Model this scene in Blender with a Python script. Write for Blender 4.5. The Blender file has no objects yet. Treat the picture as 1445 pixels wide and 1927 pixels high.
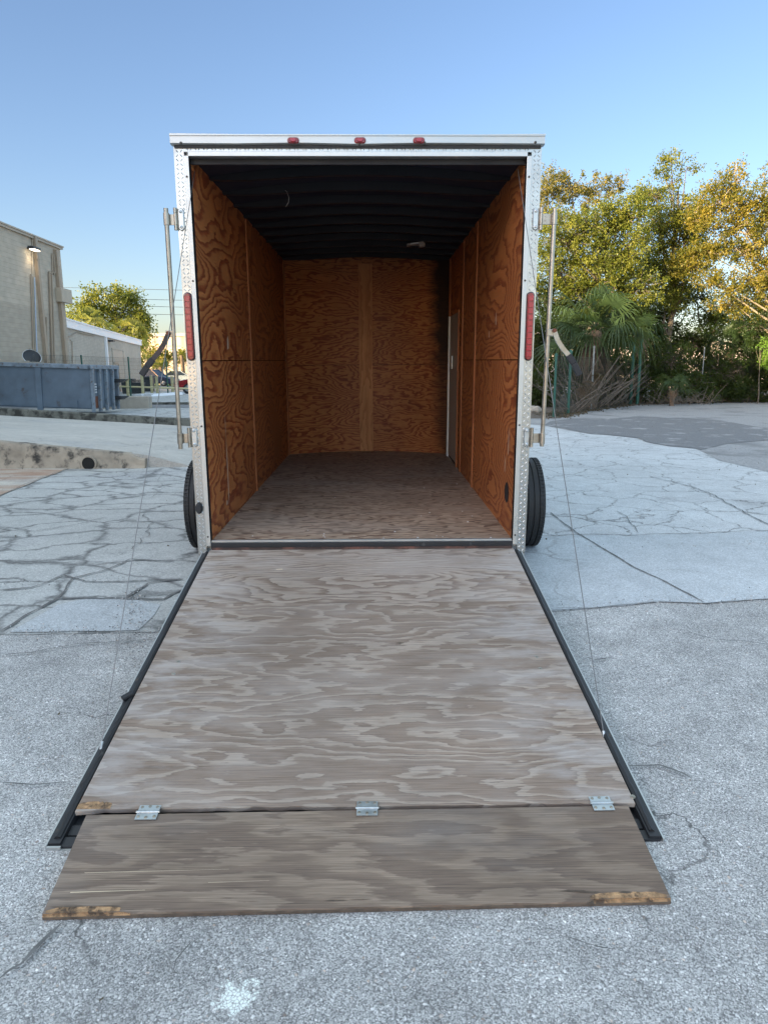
import bpy, bmesh, math, random
import numpy as np
from mathutils import Vector, Matrix, noise as mnoise
R_ = math.radians
scene = bpy.context.scene
COL = scene.collection
rnd = random.Random(7)

# ------------------------------------------------------------------ camera
FPX = 1308.6
CAM = Vector((.086, -4.414, 1.36))
PITCH, YAW, ROLL = .1995, .013, -.003
_f = Vector((math.sin(YAW)*math.cos(PITCH), math.cos(YAW)*math.cos(PITCH), -math.sin(PITCH)))
_r = Vector((math.cos(YAW), -math.sin(YAW), 0)); _u = _r.cross(_f)
_r, _u = _r*math.cos(ROLL)+_u*math.sin(ROLL), -_r*math.sin(ROLL)+_u*math.cos(ROLL)
cd = bpy.data.cameras.new('camera'); cam = bpy.data.objects.new('camera', cd); COL.objects.link(cam)
cd.sensor_fit = 'VERTICAL'; cd.sensor_height = 24; cd.lens = FPX/1927*24; cd.clip_end = 2000; cd.clip_start = .05
m3 = Matrix((_r, _u, -_f)).transposed()
cam.matrix_world = Matrix.Translation(CAM) @ m3.to_4x4()
scene.camera = cam

# ------------------------------------------------------------------ light
SUN_EL, SUN_BEHIND = 8.5, 38.0          # from the left, a little behind the camera
w = bpy.data.worlds.new('World'); scene.world = w; w.use_nodes = True
nt = w.node_tree; sky = nt.nodes.new('ShaderNodeTexSky'); sky.sky_type = 'NISHITA'; sky.sun_disc = False
sky.sun_elevation = R_(SUN_EL); sky.sun_rotation = R_(270-SUN_BEHIND); sky.ozone_density = 3.0; sky.dust_density = 1.0
bg = [n for n in nt.nodes if n.type == 'BACKGROUND'][0]; bg.inputs[1].default_value = .15
# sky gain added to brighten the shaded ground: strong overhead and behind, weak ahead
_tc = nt.nodes.new('ShaderNodeTexCoord'); _sp = nt.nodes.new('ShaderNodeSeparateXYZ'); nt.links.new(_tc.outputs['Generated'], _sp.inputs[0])
def _ss(sock, a, b, sign=1):
    m = nt.nodes.new('ShaderNodeMapRange'); m.interpolation_type = 'SMOOTHSTEP'; m.inputs[1].default_value = a; m.inputs[2].default_value = b
    nt.links.new(sock, m.inputs[0]); return m.outputs[0]
def _sc(fac, col):
    m = nt.nodes.new('ShaderNodeVectorMath'); m.operation = 'SCALE'; m.inputs[0].default_value = col; nt.links.new(fac, m.inputs['Scale']); return m.outputs[0]
def _vv(op, a, b):
    m = nt.nodes.new('ShaderNodeVectorMath'); m.operation = op
    for i, v in enumerate((a, b)):
        if isinstance(v, tuple): m.inputs[i].default_value = v
        else: nt.links.new(v, m.inputs[i])
    return m.outputs[0]
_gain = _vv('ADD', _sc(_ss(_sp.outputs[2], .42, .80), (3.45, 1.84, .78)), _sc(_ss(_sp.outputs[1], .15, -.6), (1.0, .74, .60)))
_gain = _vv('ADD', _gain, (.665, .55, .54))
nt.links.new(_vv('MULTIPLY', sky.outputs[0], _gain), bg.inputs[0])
sl = bpy.data.lights.new('sun', 'SUN'); sl.energy = 4.0; sl.angle = R_(.5); sl.color = (1, .80, .48)
so = bpy.data.objects.new('sun', sl); COL.objects.link(so)
tosun = Vector((-math.cos(R_(SUN_BEHIND))*math.cos(R_(SUN_EL)), -math.sin(R_(SUN_BEHIND))*math.cos(R_(SUN_EL)), math.sin(R_(SUN_EL))))
so.rotation_euler = tosun.to_track_quat('Z', 'Y').to_euler()
scene.view_settings.view_transform = 'Standard'; scene.view_settings.look = 'None'
scene.view_settings.gamma = 1; scene.view_settings.exposure = 2.1
scene.cycles.max_bounces = 10; scene.cycles.diffuse_bounces = 6; scene.cycles.transparent_max_bounces = 8
scene.cycles.use_denoising = True

# ------------------------------------------------------------------ pixel -> place helpers (photo pixels 1445x1927)
def ray(x, y): return _f + _r*((x-722.5)/FPX) - _u*((y-963.5)/FPX)
def g(y):                                   # the apron falls away towards the camera
    ww = .35; y = max(y, -6.5)
    if y > 6: return 0.0
    return -.072*ww*math.log1p(math.exp(-(y-1.0)/ww))
def G(x, y, off=0):
    d = ray(x, y); t = 1.
    for _ in range(160):
        p = CAM+d*t; t += (p.z-g(p.y)-off)/(-d.z)*.9
    return CAM+d*t
def AY(x, y, Y): d = ray(x, y); return CAM+d*((Y-CAM.y)/d.y)
def AX(x, y, X): d = ray(x, y); return CAM+d*((X-CAM.x)/d.x)
TILT = .0155
TM = Matrix.Translation((0, 0, .276)) @ Matrix.Rotation(TILT, 4, 'X'); TI = TM.inverted()
def TP(x, y, yl):                           # trailer-local point on its plane y = yl
    o = TI @ CAM; d = (TI.to_3x3() @ ray(x, y)); return o+d*((yl-o.y)/d.y)

# ------------------------------------------------------------------ node helpers
def new_mat(name):
    m = bpy.data.materials.new(name); m.use_nodes = True
    nt = m.node_tree; nt.nodes.clear()
    o = nt.nodes.new('ShaderNodeOutputMaterial'); p = nt.nodes.new('ShaderNodeBsdfPrincipled')
    nt.links.new(p.outputs[0], o.inputs[0]); return m, nt, p
class N:
    def __init__(s, nt): s.nt = nt
    def n(s, t, **k):
        x = s.nt.nodes.new('ShaderNode'+t)
        for a, b in k.items(): setattr(x, a, b)
        return x
    def put(s, sock, v):
        if isinstance(v, (int, float)): sock.default_value = v
        elif isinstance(v, tuple): sock.default_value = v if len(v) == len(sock.default_value) else v+(1,)
        elif v is not None: s.nt.links.new(v, sock)
    def math(s, op, a, b=None, c=None, clamp=False):
        x = s.n('Math', operation=op); x.use_clamp = clamp; s.put(x.inputs[0], a)
        if b is not None: s.put(x.inputs[1], b)
        if c is not None: s.put(x.inputs[2], c)
        return x.outputs[0]
    def vmath(s, op, a, b=None):
        x = s.n('VectorMath', operation=op); s.put(x.inputs[0], a)
        if b is not None: s.put(x.inputs[1], b)
        return x.outputs[0]
    def noise(s, vec, scale=5, detail=2, rough=.5, dist=0, out=0):
        x = s.n('TexNoise'); s.put(x.inputs['Vector'], vec); x.inputs['Scale'].default_value = scale
        x.inputs['Detail'].default_value = detail; x.inputs['Roughness'].default_value = rough; x.inputs['Distortion'].default_value = dist
        return x.outputs[out]
    def voro(s, vec, scale=5, feature='F1', out='Distance', rand=1):
        x = s.n('TexVoronoi', feature=feature); s.put(x.inputs['Vector'], vec); x.inputs['Scale'].default_value = scale
        x.inputs['Randomness'].default_value = rand
        return x.outputs[out]
    def ramp(s, fac, stops, interp='LINEAR'):
        x = s.n('ValToRGB'); cr = x.color_ramp; cr.interpolation = interp
        while len(cr.elements) < len(stops): cr.elements.new(.5)
        for e, (p, c) in zip(cr.elements, stops):
            e.position = p; e.color = (c if isinstance(c, tuple) else (c, c, c))+(1,)
        s.put(x.inputs[0], fac); return x.outputs[0]
    def mix(s, fac, a, b, mode='MIX'):
        x = s.n('Mix', data_type='RGBA', blend_type=mode); s.put(x.inputs[0], fac); s.put(x.inputs[6], a); s.put(x.inputs[7], b)
        return x.outputs[2]
    def maprange(s, v, a, b, c=0., d=1., smooth=False):
        x = s.n('MapRange'); x.interpolation_type = 'SMOOTHSTEP' if smooth else 'LINEAR'
        s.put(x.inputs[0], v); x.inputs[1].default_value = a; x.inputs[2].default_value = b; x.inputs[3].default_value = c; x.inputs[4].default_value = d
        return x.outputs[0]
    def mapping(s, vec, loc=(0, 0, 0), rot=(0, 0, 0), scale=(1, 1, 1)):
        x = s.n('Mapping'); s.put(x.inputs[0], vec); x.inputs[1].default_value = loc; x.inputs[2].default_value = rot; x.inputs[3].default_value = scale
        return x.outputs[0]
    def obj(s): return s.n('TexCoord').outputs['Object']
    def uv(s): return s.n('TexCoord').outputs['UV']
    def sep(s, v): x = s.n('SeparateXYZ'); s.put(x.inputs[0], v); return x.outputs
    def bump(s, h, strength=.3, dist=.01, normal=None):
        x = s.n('Bump'); x.inputs['Strength'].default_value = strength; x.inputs['Distance'].default_value = dist
        s.put(x.inputs['Height'], h)
        if normal is not None: s.put(x.inputs['Normal'], normal)
        return x.outputs[0]

def simple(name, col, rough=.6, metal=0, var=.12, scale=6, bump=0, bscale=60, dirt=None, spec=.5):
    m, nt, p = new_mat(name); k = N(nt); v = k.obj()
    f = k.noise(v, scale, 5, .6)
    c = k.mix(k.maprange(f, .3, .7), tuple(x*(1-var) for x in col), tuple(min(1, x*(1+var)) for x in col))
    if dirt:
        d = k.maprange(k.noise(v, dirt[1], 6, .65), dirt[2], dirt[2]+.12); c = k.mix(d, c, dirt[0])
    k.put(p.inputs['Base Color'], c); p.inputs['Roughness'].default_value = rough; p.inputs['Metallic'].default_value = metal
    k.put(p.inputs['Roughness'], k.maprange(f, .3, .7, max(.05, rough-.08), min(1, rough+.08)))
    p.inputs['Specular IOR Level'].default_value = spec
    if bump: k.put(p.inputs['Normal'], k.bump(k.noise(v, bscale, 4, .6), bump, .01))
    return m

def plywood(name, stops, contours=16, fine=.25, rough=.7, stretch=.35, base=1.6, seed=0, wear=None, stain=None, warp=.6, spec=.3, bmp=.15, f2=.13, jg=.42):
    """rotary-cut plywood: contour bands of a stretched noise field; UV in metres, u along the grain"""
    m, nt, p = new_mat(name); k = N(nt)
    uv = k.mapping(k.uv(), loc=(seed*3.7, seed*1.9, seed))
    st = k.mapping(uv, scale=(stretch, 1, 1))
    wob = k.noise(k.mapping(uv, scale=(.8, 2.2, 1)), 2.2, 3, .55)
    fld = k.noise(st, base, 1.5, .45, .3)
    fld2 = k.noise(k.mapping(uv, scale=(.9, 3.0, 1)), base*2.4, 2, .5)
    jag = k.noise(k.mapping(uv, scale=(5, 40, 1)), 2.2, 3, .6)
    h = k.math('ADD', k.math('MULTIPLY', fld, contours), k.math('ADD', k.math('MULTIPLY', fld2, contours*f2), k.math('ADD', k.math('MULTIPLY', wob, warp), k.math('MULTIPLY', jag, jg))))
    band = k.math('FRACT', h)
    c = k.ramp(band, stops)
    fib = k.noise(k.mapping(uv, scale=(3, 230, 1)), 1.0, 3, .7)
    fib2 = k.noise(k.mapping(uv, scale=(9, 700, 1)), 1.0, 2, .7)
    fv = k.math('ADD', k.maprange(fib, .3, .7, 1-fine, 1+fine*.8), k.maprange(fib2, .3, .7, -fine*.4, fine*.4))
    c = k.mix(1.0, c, k.n('CombineColor').outputs[0], 'MULTIPLY') if False else c
    vm = k.n('VectorMath', operation='SCALE'); k.put(vm.inputs[0], c); k.put(vm.inputs['Scale'], fv); c = vm.outputs[0]
    big = k.noise(uv, 1.3, 4, .6)
    vm = k.n('VectorMath', operation='SCALE'); k.put(vm.inputs[0], c); k.put(vm.inputs['Scale'], k.maprange(big, .3, .7, .84, 1.14)); c = vm.outputs[0]
    if wear:                                   # (colour, noise scale, threshold)
        wm = k.maprange(k.noise(k.mapping(uv, scale=(.6, 1.6, 1)), wear[1], 6, .62), wear[2], wear[2]+.2, 0, wear[3]); c = k.mix(wm, c, wear[0])
    if stain:                                  # stain(k, uv, c) -> c
        c = stain(k, c)
    k.put(p.inputs['Base Color'], c); p.inputs['Roughness'].default_value = rough; p.inputs['Specular IOR Level'].default_value = spec
    k.put(p.inputs['Roughness'], k.maprange(fib, .3, .7, rough-.1, min(1, rough+.12)))
    k.put(p.inputs['Normal'], k.bump(k.math('ADD', fib, k.math('MULTIPLY', band, .5)), bmp, .002))
    return m

# ------------------------------------------------------------------ mesh builder
class MB:
    def __init__(s): s.v = []; s.f = []; s.mi = []; s.cur = 0
    def add(s, vs, fs):
        o = len(s.v); s.v += [tuple(v) for v in vs]; s.f += [tuple(o+i for i in f) for f in fs]; s.mi += [s.cur]*len(fs); return s
    def box(s, x0, x1, y0, y1, z0, z1, M=None):
        vs = [Vector((x, y, z)) for z in (z0, z1) for y in (y0, y1) for x in (x0, x1)]
        if M: vs = [M @ v for v in vs]
        return s.add(vs, [(0, 2, 3, 1), (4, 5, 7, 6), (0, 1, 5, 4), (2, 6, 7, 3), (0, 4, 6, 2), (1, 3, 7, 5)])
    def bar(s, a, b, w, h, up=(0, 0, 1)):      # rectangular bar from a to b
        a, b = Vector(a), Vector(b); d = (b-a).normalized(); up = Vector(up); sd = d.cross(up)
        if sd.length < 1e-4: sd = d.cross(Vector((1, 0, 0)))
        sd.normalize(); up = sd.cross(d).normalized()
        vs = [q+sd*i*w/2+up*j*h/2 for q in (a, b) for i, j in ((-1, -1), (1, -1), (1, 1), (-1, 1))]
        return s.add(vs, [(0, 3, 2, 1), (4, 5, 6, 7), (0, 1, 5, 4), (1, 2, 6, 5), (2, 3, 7, 6), (3, 0, 4, 7)])
    def tube(s, pts, r, n=8, cap=True):
        pts = [Vector(q) for q in pts]; rs = r if isinstance(r, (list, tuple)) else [r]*len(pts)
        prev = None; rings = []
        for i, q in enumerate(pts):
            d = (pts[min(i+1, len(pts)-1)]-pts[max(i-1, 0)]).normalized()
            if prev is None:
                a = Vector((0, 0, 1)) if abs(d.z) < .9 else Vector((1, 0, 0)); x = d.cross(a).normalized()
            else: x = (prev-d*prev.dot(d)).normalized()
            prev = x; yv = d.cross(x)
            rings.append([q+(x*math.cos(2*math.pi*j/n)+yv*math.sin(2*math.pi*j/n))*rs[i] for j in range(n)])
        vs = [v for rr in rings for v in rr]; fs = []
        for i in range(len(pts)-1):
            for j in range(n): fs.append((i*n+j, i*n+(j+1) % n, (i+1)*n+(j+1) % n, (i+1)*n+j))
        if cap: fs += [tuple(range(n))[::-1], tuple((len(pts)-1)*n+j for j in range(n))]
        return s.add(vs, fs)
    def lathe(s, prof, c, axis=(0, 0, 1), n=24, close=False):   # prof: (radius, along axis)
        ax = Vector(axis).normalized(); a = Vector((0, 0, 1)) if abs(ax.z) < .9 else Vector((1, 0, 0)); x = ax.cross(a).normalized(); y = ax.cross(x); c = Vector(c)
        vs = [c+ax*h+(x*math.cos(2*math.pi*j/n)+y*math.sin(2*math.pi*j/n))*r for r, h in prof for j in range(n)]
        fs = []
        for i in range(len(prof)-1):
            for j in range(n): fs.append((i*n+j, i*n+(j+1) % n, (i+1)*n+(j+1) % n, (i+1)*n+j))
        return s.add(vs, fs)
    def prism(s, poly, a, b):                  # poly: list of 3D points, extruded by vector b-a
        d = Vector(b)-Vector(a); n = len(poly); vs = [Vector(q) for q in poly]+[Vector(q)+d for q in poly]
        return s.add(vs, [tuple(range(n)), tuple(range(2*n-1, n-1, -1))]+[(i, i+n, (i+1) % n+n, (i+1) % n) for i in range(n)])
    def build(s, name, mats, parent=None, uv=None, smooth=False, bevel=0, xf=None, local=True):
        vs = s.v if xf is None else [tuple(xf @ Vector(v)) for v in s.v]
        me = bpy.data.meshes.new(name); me.from_pydata(vs, [], s.f)
        for m in (mats if isinstance(mats, (list, tuple)) else [mats]): me.materials.append(m)
        me.polygons.foreach_set('material_index', s.mi)
        if uv:
            L = me.uv_layers.new(name='UVMap'); co = [0.]*(2*len(me.loops))
            for i, l in enumerate(me.loops):
                a, b = uv(s.v[l.vertex_index]); co[2*i] = a; co[2*i+1] = b
            L.data.foreach_set('uv', co)
        bm = bmesh.new(); bm.from_mesh(me)
        bmesh.ops.recalc_face_normals(bm, faces=bm.faces); bm.to_mesh(me); bm.free()
        if smooth:
            me.polygons.foreach_set('use_smooth', [True]*len(me.polygons))
            me.set_sharp_from_angle(angle=R_(38))
        o = bpy.data.objects.new(name, me); COL.objects.link(o)
        if parent: o.parent = parent
        if bevel:
            b = o.modifiers.new('bevel', 'BEVEL'); b.width = bevel; b.segments = 2; b.limit_method = 'ANGLE'
        return o
def explode(o):
    """each loose piece of a small part becomes its own object of the same name"""
    me = o.data; n = len(me.vertices); p = list(range(n))
    def f(i):
        while p[i] != i: p[i] = p[p[i]]; i = p[i]
        return i
    for e in me.edges: p[f(e.vertices[0])] = f(e.vertices[1])
    roots = sorted({f(i) for i in range(n)})
    if len(roots) < 2: return
    for k, rt_ in enumerate(roots):
        bm = bmesh.new(); bm.from_mesh(me); bm.verts.ensure_lookup_table()
        bmesh.ops.delete(bm, geom=[bm.verts[i] for i in range(n) if f(i) != rt_], context='VERTS')
        m2 = bpy.data.meshes.new(o.name); bm.to_mesh(m2); bm.free()
        for m in me.materials: m2.materials.append(m) if len(m2.materials) < len(me.materials) else None
        c = o.copy(); c.data = m2; COL.objects.link(c); c.parent = o.parent
    bpy.data.objects.remove(o)
def tag(o, label=None, cat=None, group=None, kind=None):
    if label: o['label'] = label
    if cat: o['category'] = cat
    if group: o['group'] = group
    if kind: o['kind'] = kind
    return o
def empty(name, loc, rz=0, **k):
    o = bpy.data.objects.new(name, None); COL.objects.link(o); o.location = loc; o.rotation_euler = (0, 0, rz); o.empty_display_size = .2
    return tag(o, **k)
def copy_tree(o, parent=None):
    c = o.copy(); COL.objects.link(c); c.parent = parent
    for ch in o.children: copy_tree(ch, c)
    return c

# ------------------------------------------------------------------ materials
def asphalt_mat():
    m, nt, p = new_mat('aggregate_asphalt'); k = N(nt); v = k.obj()
    vz = k.vmath('MULTIPLY', v, (1, 1, 0)) if False else v
    dis = k.vmath('ADD', v, k.vmath('SCALE', k.noise(v, 60, 2, .5, out=1)))
    dv = k.n('VectorMath', operation='SCALE'); k.put(dv.inputs[0], k.noise(v, 45, 3, .6, out=1)); dv.inputs['Scale'].default_value = .02
    v1 = k.vmath('ADD', v, dv.outputs[0])
    e = k.voro(v1, 96, 'DISTANCE_TO_EDGE'); cell = k.voro(v1, 96, 'F1', 'Color'); cs = k.sep(cell)[0]
    e2 = k.voro(v, 260, 'DISTANCE_TO_EDGE'); cell2 = k.sep(k.voro(v, 260, 'F1', 'Color'))[0]
    stone = k.ramp(cs, [(0, (.30, .30, .30)), (.25, (.50, .505, .505)), (.7, (.68, .685, .68)), (.92, (.84, .84, .83)), (1, (.97, .97, .95))])
    tint = k.ramp(k.sep(cell)[1], [(0, (1, 1, 1)), (.93, (1, 1, 1)), (.97, (.95, .72, .56)), (1, (.5, .5, .52))])
    stone = k.mix(.8, stone, tint, 'MULTIPLY')
    fines = k.ramp(cell2, [(0, (.17, .17, .17)), (.5, (.43, .435, .43)), (1, (.76, .76, .75))])
    f1 = k.voro(v1, 96, 'F1'); rad = k.math('ADD', k.maprange(k.sep(cell)[2], 0, 1, .16, .52), k.math('MULTIPLY', k.math('SUBTRACT', k.noise(v, 230, 2, .6), .5), .38))
    big = k.maprange(k.math('SUBTRACT', rad, f1), -.02, .06)
    c = k.mix(big, fines, stone)
    gap = k.math('MULTIPLY', k.maprange(e, 0.0, .12), k.maprange(e2, 0, .10, .6, 1))
    c = k.mix(k.math('MAXIMUM', gap, k.math('MULTIPLY', k.math('SUBTRACT', 1, big), .7)), (.13, .13, .13), c)
    pat = k.noise(v, .9, 6, .62); pat2 = k.noise(v, 6, 4, .6)
    vm = k.n('VectorMath', operation='SCALE'); k.put(vm.inputs[0], c)
    k.put(vm.inputs['Scale'], k.math('MULTIPLY', k.maprange(pat, .3, .7, .80, 1.16), k.maprange(pat2, .3, .7, .84, 1.14))); c = vm.outputs[0]
    # a few winding hairline cracks
    ed = k.voro(k.vmath('ADD', v, k.vmath('SCALE', k.noise(v, 3, 4, .6, out=1))), .55, 'DISTANCE_TO_EDGE')
    wv = k.n('VectorMath', operation='SCALE'); k.put(wv.inputs[0], k.noise(v, 2.2, 5, .6, out=1)); wv.inputs['Scale'].default_value = .8
    ed = k.voro(k.vmath('ADD', v, wv.outputs[0]), .45, 'DISTANCE_TO_EDGE')
    crk = k.math('MULTIPLY', k.maprange(ed, .0015, .005, 1, 0), k.maprange(k.noise(v, 1.1, 2), .46, .6))
    c = k.mix(k.math('MULTIPLY', crk, .75), c, (.07, .07, .07))
    # dried white paint splash near the ramp foot
    P = G(440, 1882); q = k.mapping(v, loc=(-P.x, -P.y, 0), scale=(1, 1, 0)); q = k.vmath('SUBTRACT', v, (P.x, P.y, P.z))
    wv2 = k.n('VectorMath', operation='SCALE'); k.put(wv2.inputs[0], k.vmath('SUBTRACT', k.noise(v, 13, 8, .78, out=1), (.5, .5, .5))); wv2.inputs['Scale'].default_value = .24
    ln = k.n('VectorMath', operation='LENGTH'); k.put(ln.inputs[0], k.vmath('MULTIPLY', k.vmath('ADD', q, wv2.outputs[0]), (1, 1.25, 1)))
    sp = k.math('MULTIPLY', k.maprange(ln.outputs['Value'], .050, .060, 1, 0), k.maprange(e, .02, .12, .1, 1))
    c = k.mix(k.math('MULTIPLY', sp, .93), c, (.86, .93, .90))
    k.put(p.inputs['Base Color'], c); p.inputs['Roughness'].default_value = .82; p.inputs['Specular IOR Level'].default_value = .35
    hgt = k.math('ADD', k.math('MULTIPLY', k.maprange(e, 0, .3), big), k.math('MULTIPLY', k.maprange(e2, 0, .3), .4))
    k.put(p.inputs['Normal'], k.bump(hgt, .55, .003))
    return m

def concrete_mat(name, base=(.50, .51, .50), dark=(.17, .165, .155), cell=.9, wid=.03, seed=0, cover=(.42, .56), stain=None, stretch=(1, 1, 1)):
    m, nt, p = new_mat(name); k = N(nt); v0 = k.obj(); v = k.mapping(v0, loc=(seed*5.1, seed*2.3, 0), scale=stretch)
    big = k.noise(v, .7, 5, .6); mid = k.noise(v, 5, 6, .65); fin = k.noise(v, 160, 3, .7); grit = k.sep(k.voro(v, 140, 'F1', 'Color'))[0]
    c = k.ramp(big, [(.25, tuple(x*.84 for x in base)), (.6, base), (.8, tuple(x*1.12 for x in base))])
    sc = k.math('MULTIPLY', k.maprange(mid, .3, .7, .90, 1.09), k.math('MULTIPLY', k.maprange(fin, .3, .7, .88, 1.12), k.maprange(grit, 0, 1, .78, 1.2)))
    vm = k.n('VectorMath', operation='SCALE'); k.put(vm.inputs[0], c); k.put(vm.inputs['Scale'], sc); c = vm.outputs[0]
    spk = k.math('MULTIPLY', k.maprange(k.voro(v, 48, 'F1'), .10, .18, 1, 0), k.math('GREATER_THAN', k.sep(k.voro(v, 48, 'F1', 'Color'))[1], .55))
    c = k.mix(k.math('MULTIPLY', spk, .7), c, (.85, .86, .85))
    spd = k.math('MULTIPLY', k.maprange(k.voro(v, 31, 'F1'), .08, .16, 1, 0), k.math('GREATER_THAN', k.sep(k.voro(v, 31, 'F1', 'Color'))[0], .78))
    c = k.mix(k.math('MULTIPLY', spd, .6), c, (.12, .12, .12))
    worn = k.maprange(k.noise(v, .55, 7, .7), .56, .64)
    gr = k.ramp(k.sep(k.voro(v, 70, 'F1', 'Color'))[1], [(0, (.17, .17, .18)), (1, (.5, .5, .5))])
    c = k.mix(k.math('MULTIPLY', worn, .55), c, gr)
    wv = k.n('VectorMath', operation='SCALE'); k.put(wv.inputs[0], k.noise(v, 1.7, 5, .62, out=1)); wv.inputs['Scale'].default_value = .55
    vv = k.vmath('ADD', v, wv.outputs[0])
    e = k.voro(vv, 1/cell, 'DISTANCE_TO_EDGE'); wn = k.noise(v, 2.6, 4, .6)
    we = k.math('MULTIPLY', k.maprange(wn, .3, .75, .25, 1.3), wid)
    line = k.math('SUBTRACT', 1, k.math('SMOOTH_MIN', k.math('DIVIDE', e, we), 1, .3), clamp=True)
    e2 = k.voro(vv, 2.6/cell, 'DISTANCE_TO_EDGE')
    line2 = k.math('MULTIPLY', k.maprange(e2, .004, .02, 1, 0), k.maprange(k.noise(v, .8, 3), .5, .62))
    msk = k.maprange(k.noise(v, .42, 2), cover[0], cover[1])
    ln = k.math('MAXIMUM', k.math('MULTIPLY', line, msk), k.math('MULTIPLY', line2, .55))
    c = k.mix(k.math('MULTIPLY', ln, k.maprange(k.noise(v, 9, 3, .6), .3, .6, .5, 1)), c, dark)
    if stain: c = stain(k, v0, c)
    k.put(p.inputs['Base Color'], c); p.inputs['Roughness'].default_value = .8; p.inputs['Specular IOR Level'].default_value = .4
    k.put(p.inputs['Normal'], k.bump(k.math('SUBTRACT', k.math('ADD', k.math('MULTIPLY', grit, .3), k.math('MULTIPLY', mid, .5)), ln), .35, .006))
    return m

M = {}
M['asphalt'] = asphalt_mat()
M['slab'] = concrete_mat('pale_concrete', (.52, .54, .55), cell=.60, wid=.034, cover=(.24, .40), dark=(.13, .13, .125))
M['slab_left'] = concrete_mat('cracked_concrete', (.43, .44, .43), cell=.48, wid=.10, seed=3, cover=(.15, .28), dark=(.115, .117, .115), stretch=(.72, 1, 1))
M['smooth_slab'] = concrete_mat('smooth_concrete', (.46, .49, .51), cell=2.2, wid=.006, seed=5, cover=(.6, .7))
M['pad'] = concrete_mat('pad_concrete', (.46, .44, .40), cell=3.2, wid=.012, seed=7, cover=(.5, .7))
def brown(k, v, c):
    f = k.maprange(k.noise(k.mapping(v, scale=(.5, 2.4, 1)), 1.6, 5, .6), .38, .62)
    return k.mix(k.math('MULTIPLY', f, .75), c, (.30, .15, .085))
M['stained'] = concrete_mat('stained_concrete', (.50, .47, .41), cell=2.5, wid=.01, seed=9, stain=brown)
M['patch'] = simple('dark_asphalt', (.17, .172, .178), .85, var=.45, scale=60, bump=.6, bscale=120, dirt=((.38, .38, .38), 1.6, .56))
M['crack'] = simple('crack_filler', (.15, .152, .15), .95, var=.4, scale=20)
M['kerb'] = simple('mossy_kerb', (.13, .13, .11), .9, var=.4, scale=7, bump=.5, bscale=40, dirt=((.035, .035, .03), 5, .46))
M['wallconc'] = simple('weathered_concrete', (.33, .285, .225), .9, var=.28, scale=4, bump=.6, bscale=22, dirt=((.045, .042, .038), 4.5, .52))
M['block'] = simple('concrete_block', (.34, .31, .26), .9, var=.12, scale=4, bump=.3, bscale=40)
M['dark'] = simple('shade_black', (.01, .01, .01), .9)  # flat black standing in for shade in the drain and panel seams

RAMP_ST = [(0, (.375, .312, .258)), (.50, (.352, .291, .24)), (.64, (.265, .205, .164)), (.88, (.212, .158, .123)), (.95, (.19, .143, .115)), (1, (.375, .312, .258))]
RAMP_LO = [(0, (.35, .291, .24)), (.26, (.333, .275, .226)), (.33, (.255, .20, .16)), (.85, (.23, .176, .139)), (.95, (.205, .158, .128)), (1, (.35, .291, .24))]
def pale_edges(k, c):  # patchy paler tone, growing towards both side edges of the ramp
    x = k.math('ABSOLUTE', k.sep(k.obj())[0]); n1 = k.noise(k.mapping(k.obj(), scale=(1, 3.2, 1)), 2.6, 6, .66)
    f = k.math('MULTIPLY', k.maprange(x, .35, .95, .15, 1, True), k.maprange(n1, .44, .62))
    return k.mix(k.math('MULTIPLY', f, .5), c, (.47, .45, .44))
M['ply_ramp'] = plywood('weathered_plywood', RAMP_ST, 60, .38, .75, .16, 1.05, 1, f2=.095, jg=.6, wear=((.48, .44, .41), 1.4, .52, .4), stain=pale_edges, warp=.9)
M['ply_ramp_low'] = plywood('weathered_plywood_lower', RAMP_LO, 34, .38, .75, .19, 1.15, 6, f2=.13, jg=.7, wear=((.47, .43, .40), 1.4, .54, .35), stain=pale_edges, warp=1.0)
M['ply_flap'] = plywood('weathered_flap_plywood', [(0, (.255, .20, .155)), (.3, (.24, .186, .142)), (.45, (.19, .145, .112)), (.9, (.168, .127, .10)), (1, (.255, .20, .155))], 27, .40, .78, .2, 1.0, 3, jg=.8, f2=.16, wear=((.27, .26, .255), 1.6, .5, .3))
WALL_ST = [(0, (.455, .180, .062)), (.45, (.415, .157, .054)), (.72, (.25, .066, .024)), (.92, (.19, .047, .018)), (1, (.455, .180, .062))]
M['ply_wall'] = plywood('varnished_plywood', WALL_ST, 27, .22, .5, .42, 1.5, 11, warp=1.2, spec=.4, f2=.09)
M['ply_wall2'] = plywood('varnished_plywood_upper', WALL_ST, 23, .22, .5, .5, 1.4, 21, warp=1.2, spec=.4, f2=.09)
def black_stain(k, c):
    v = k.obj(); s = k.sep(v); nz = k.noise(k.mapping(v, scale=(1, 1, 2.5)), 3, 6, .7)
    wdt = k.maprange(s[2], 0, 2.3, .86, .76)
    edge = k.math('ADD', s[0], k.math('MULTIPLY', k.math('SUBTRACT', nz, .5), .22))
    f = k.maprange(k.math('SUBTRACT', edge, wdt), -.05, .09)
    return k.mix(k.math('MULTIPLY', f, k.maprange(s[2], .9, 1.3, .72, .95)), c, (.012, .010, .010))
M['ply_nose_l'] = plywood('nose_plywood', WALL_ST, 32, .14, .5, .32, 1.9, 31, warp=.9)
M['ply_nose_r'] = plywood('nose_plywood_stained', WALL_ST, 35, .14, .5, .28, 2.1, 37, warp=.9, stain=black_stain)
M['ply_batten'] = plywood('batten_plywood', [(0, (.40, .155, .06)), (.6, (.36, .13, .05)), (1, (.30, .10, .038))], 5, .15, .55, .2, 3, 41)
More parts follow.
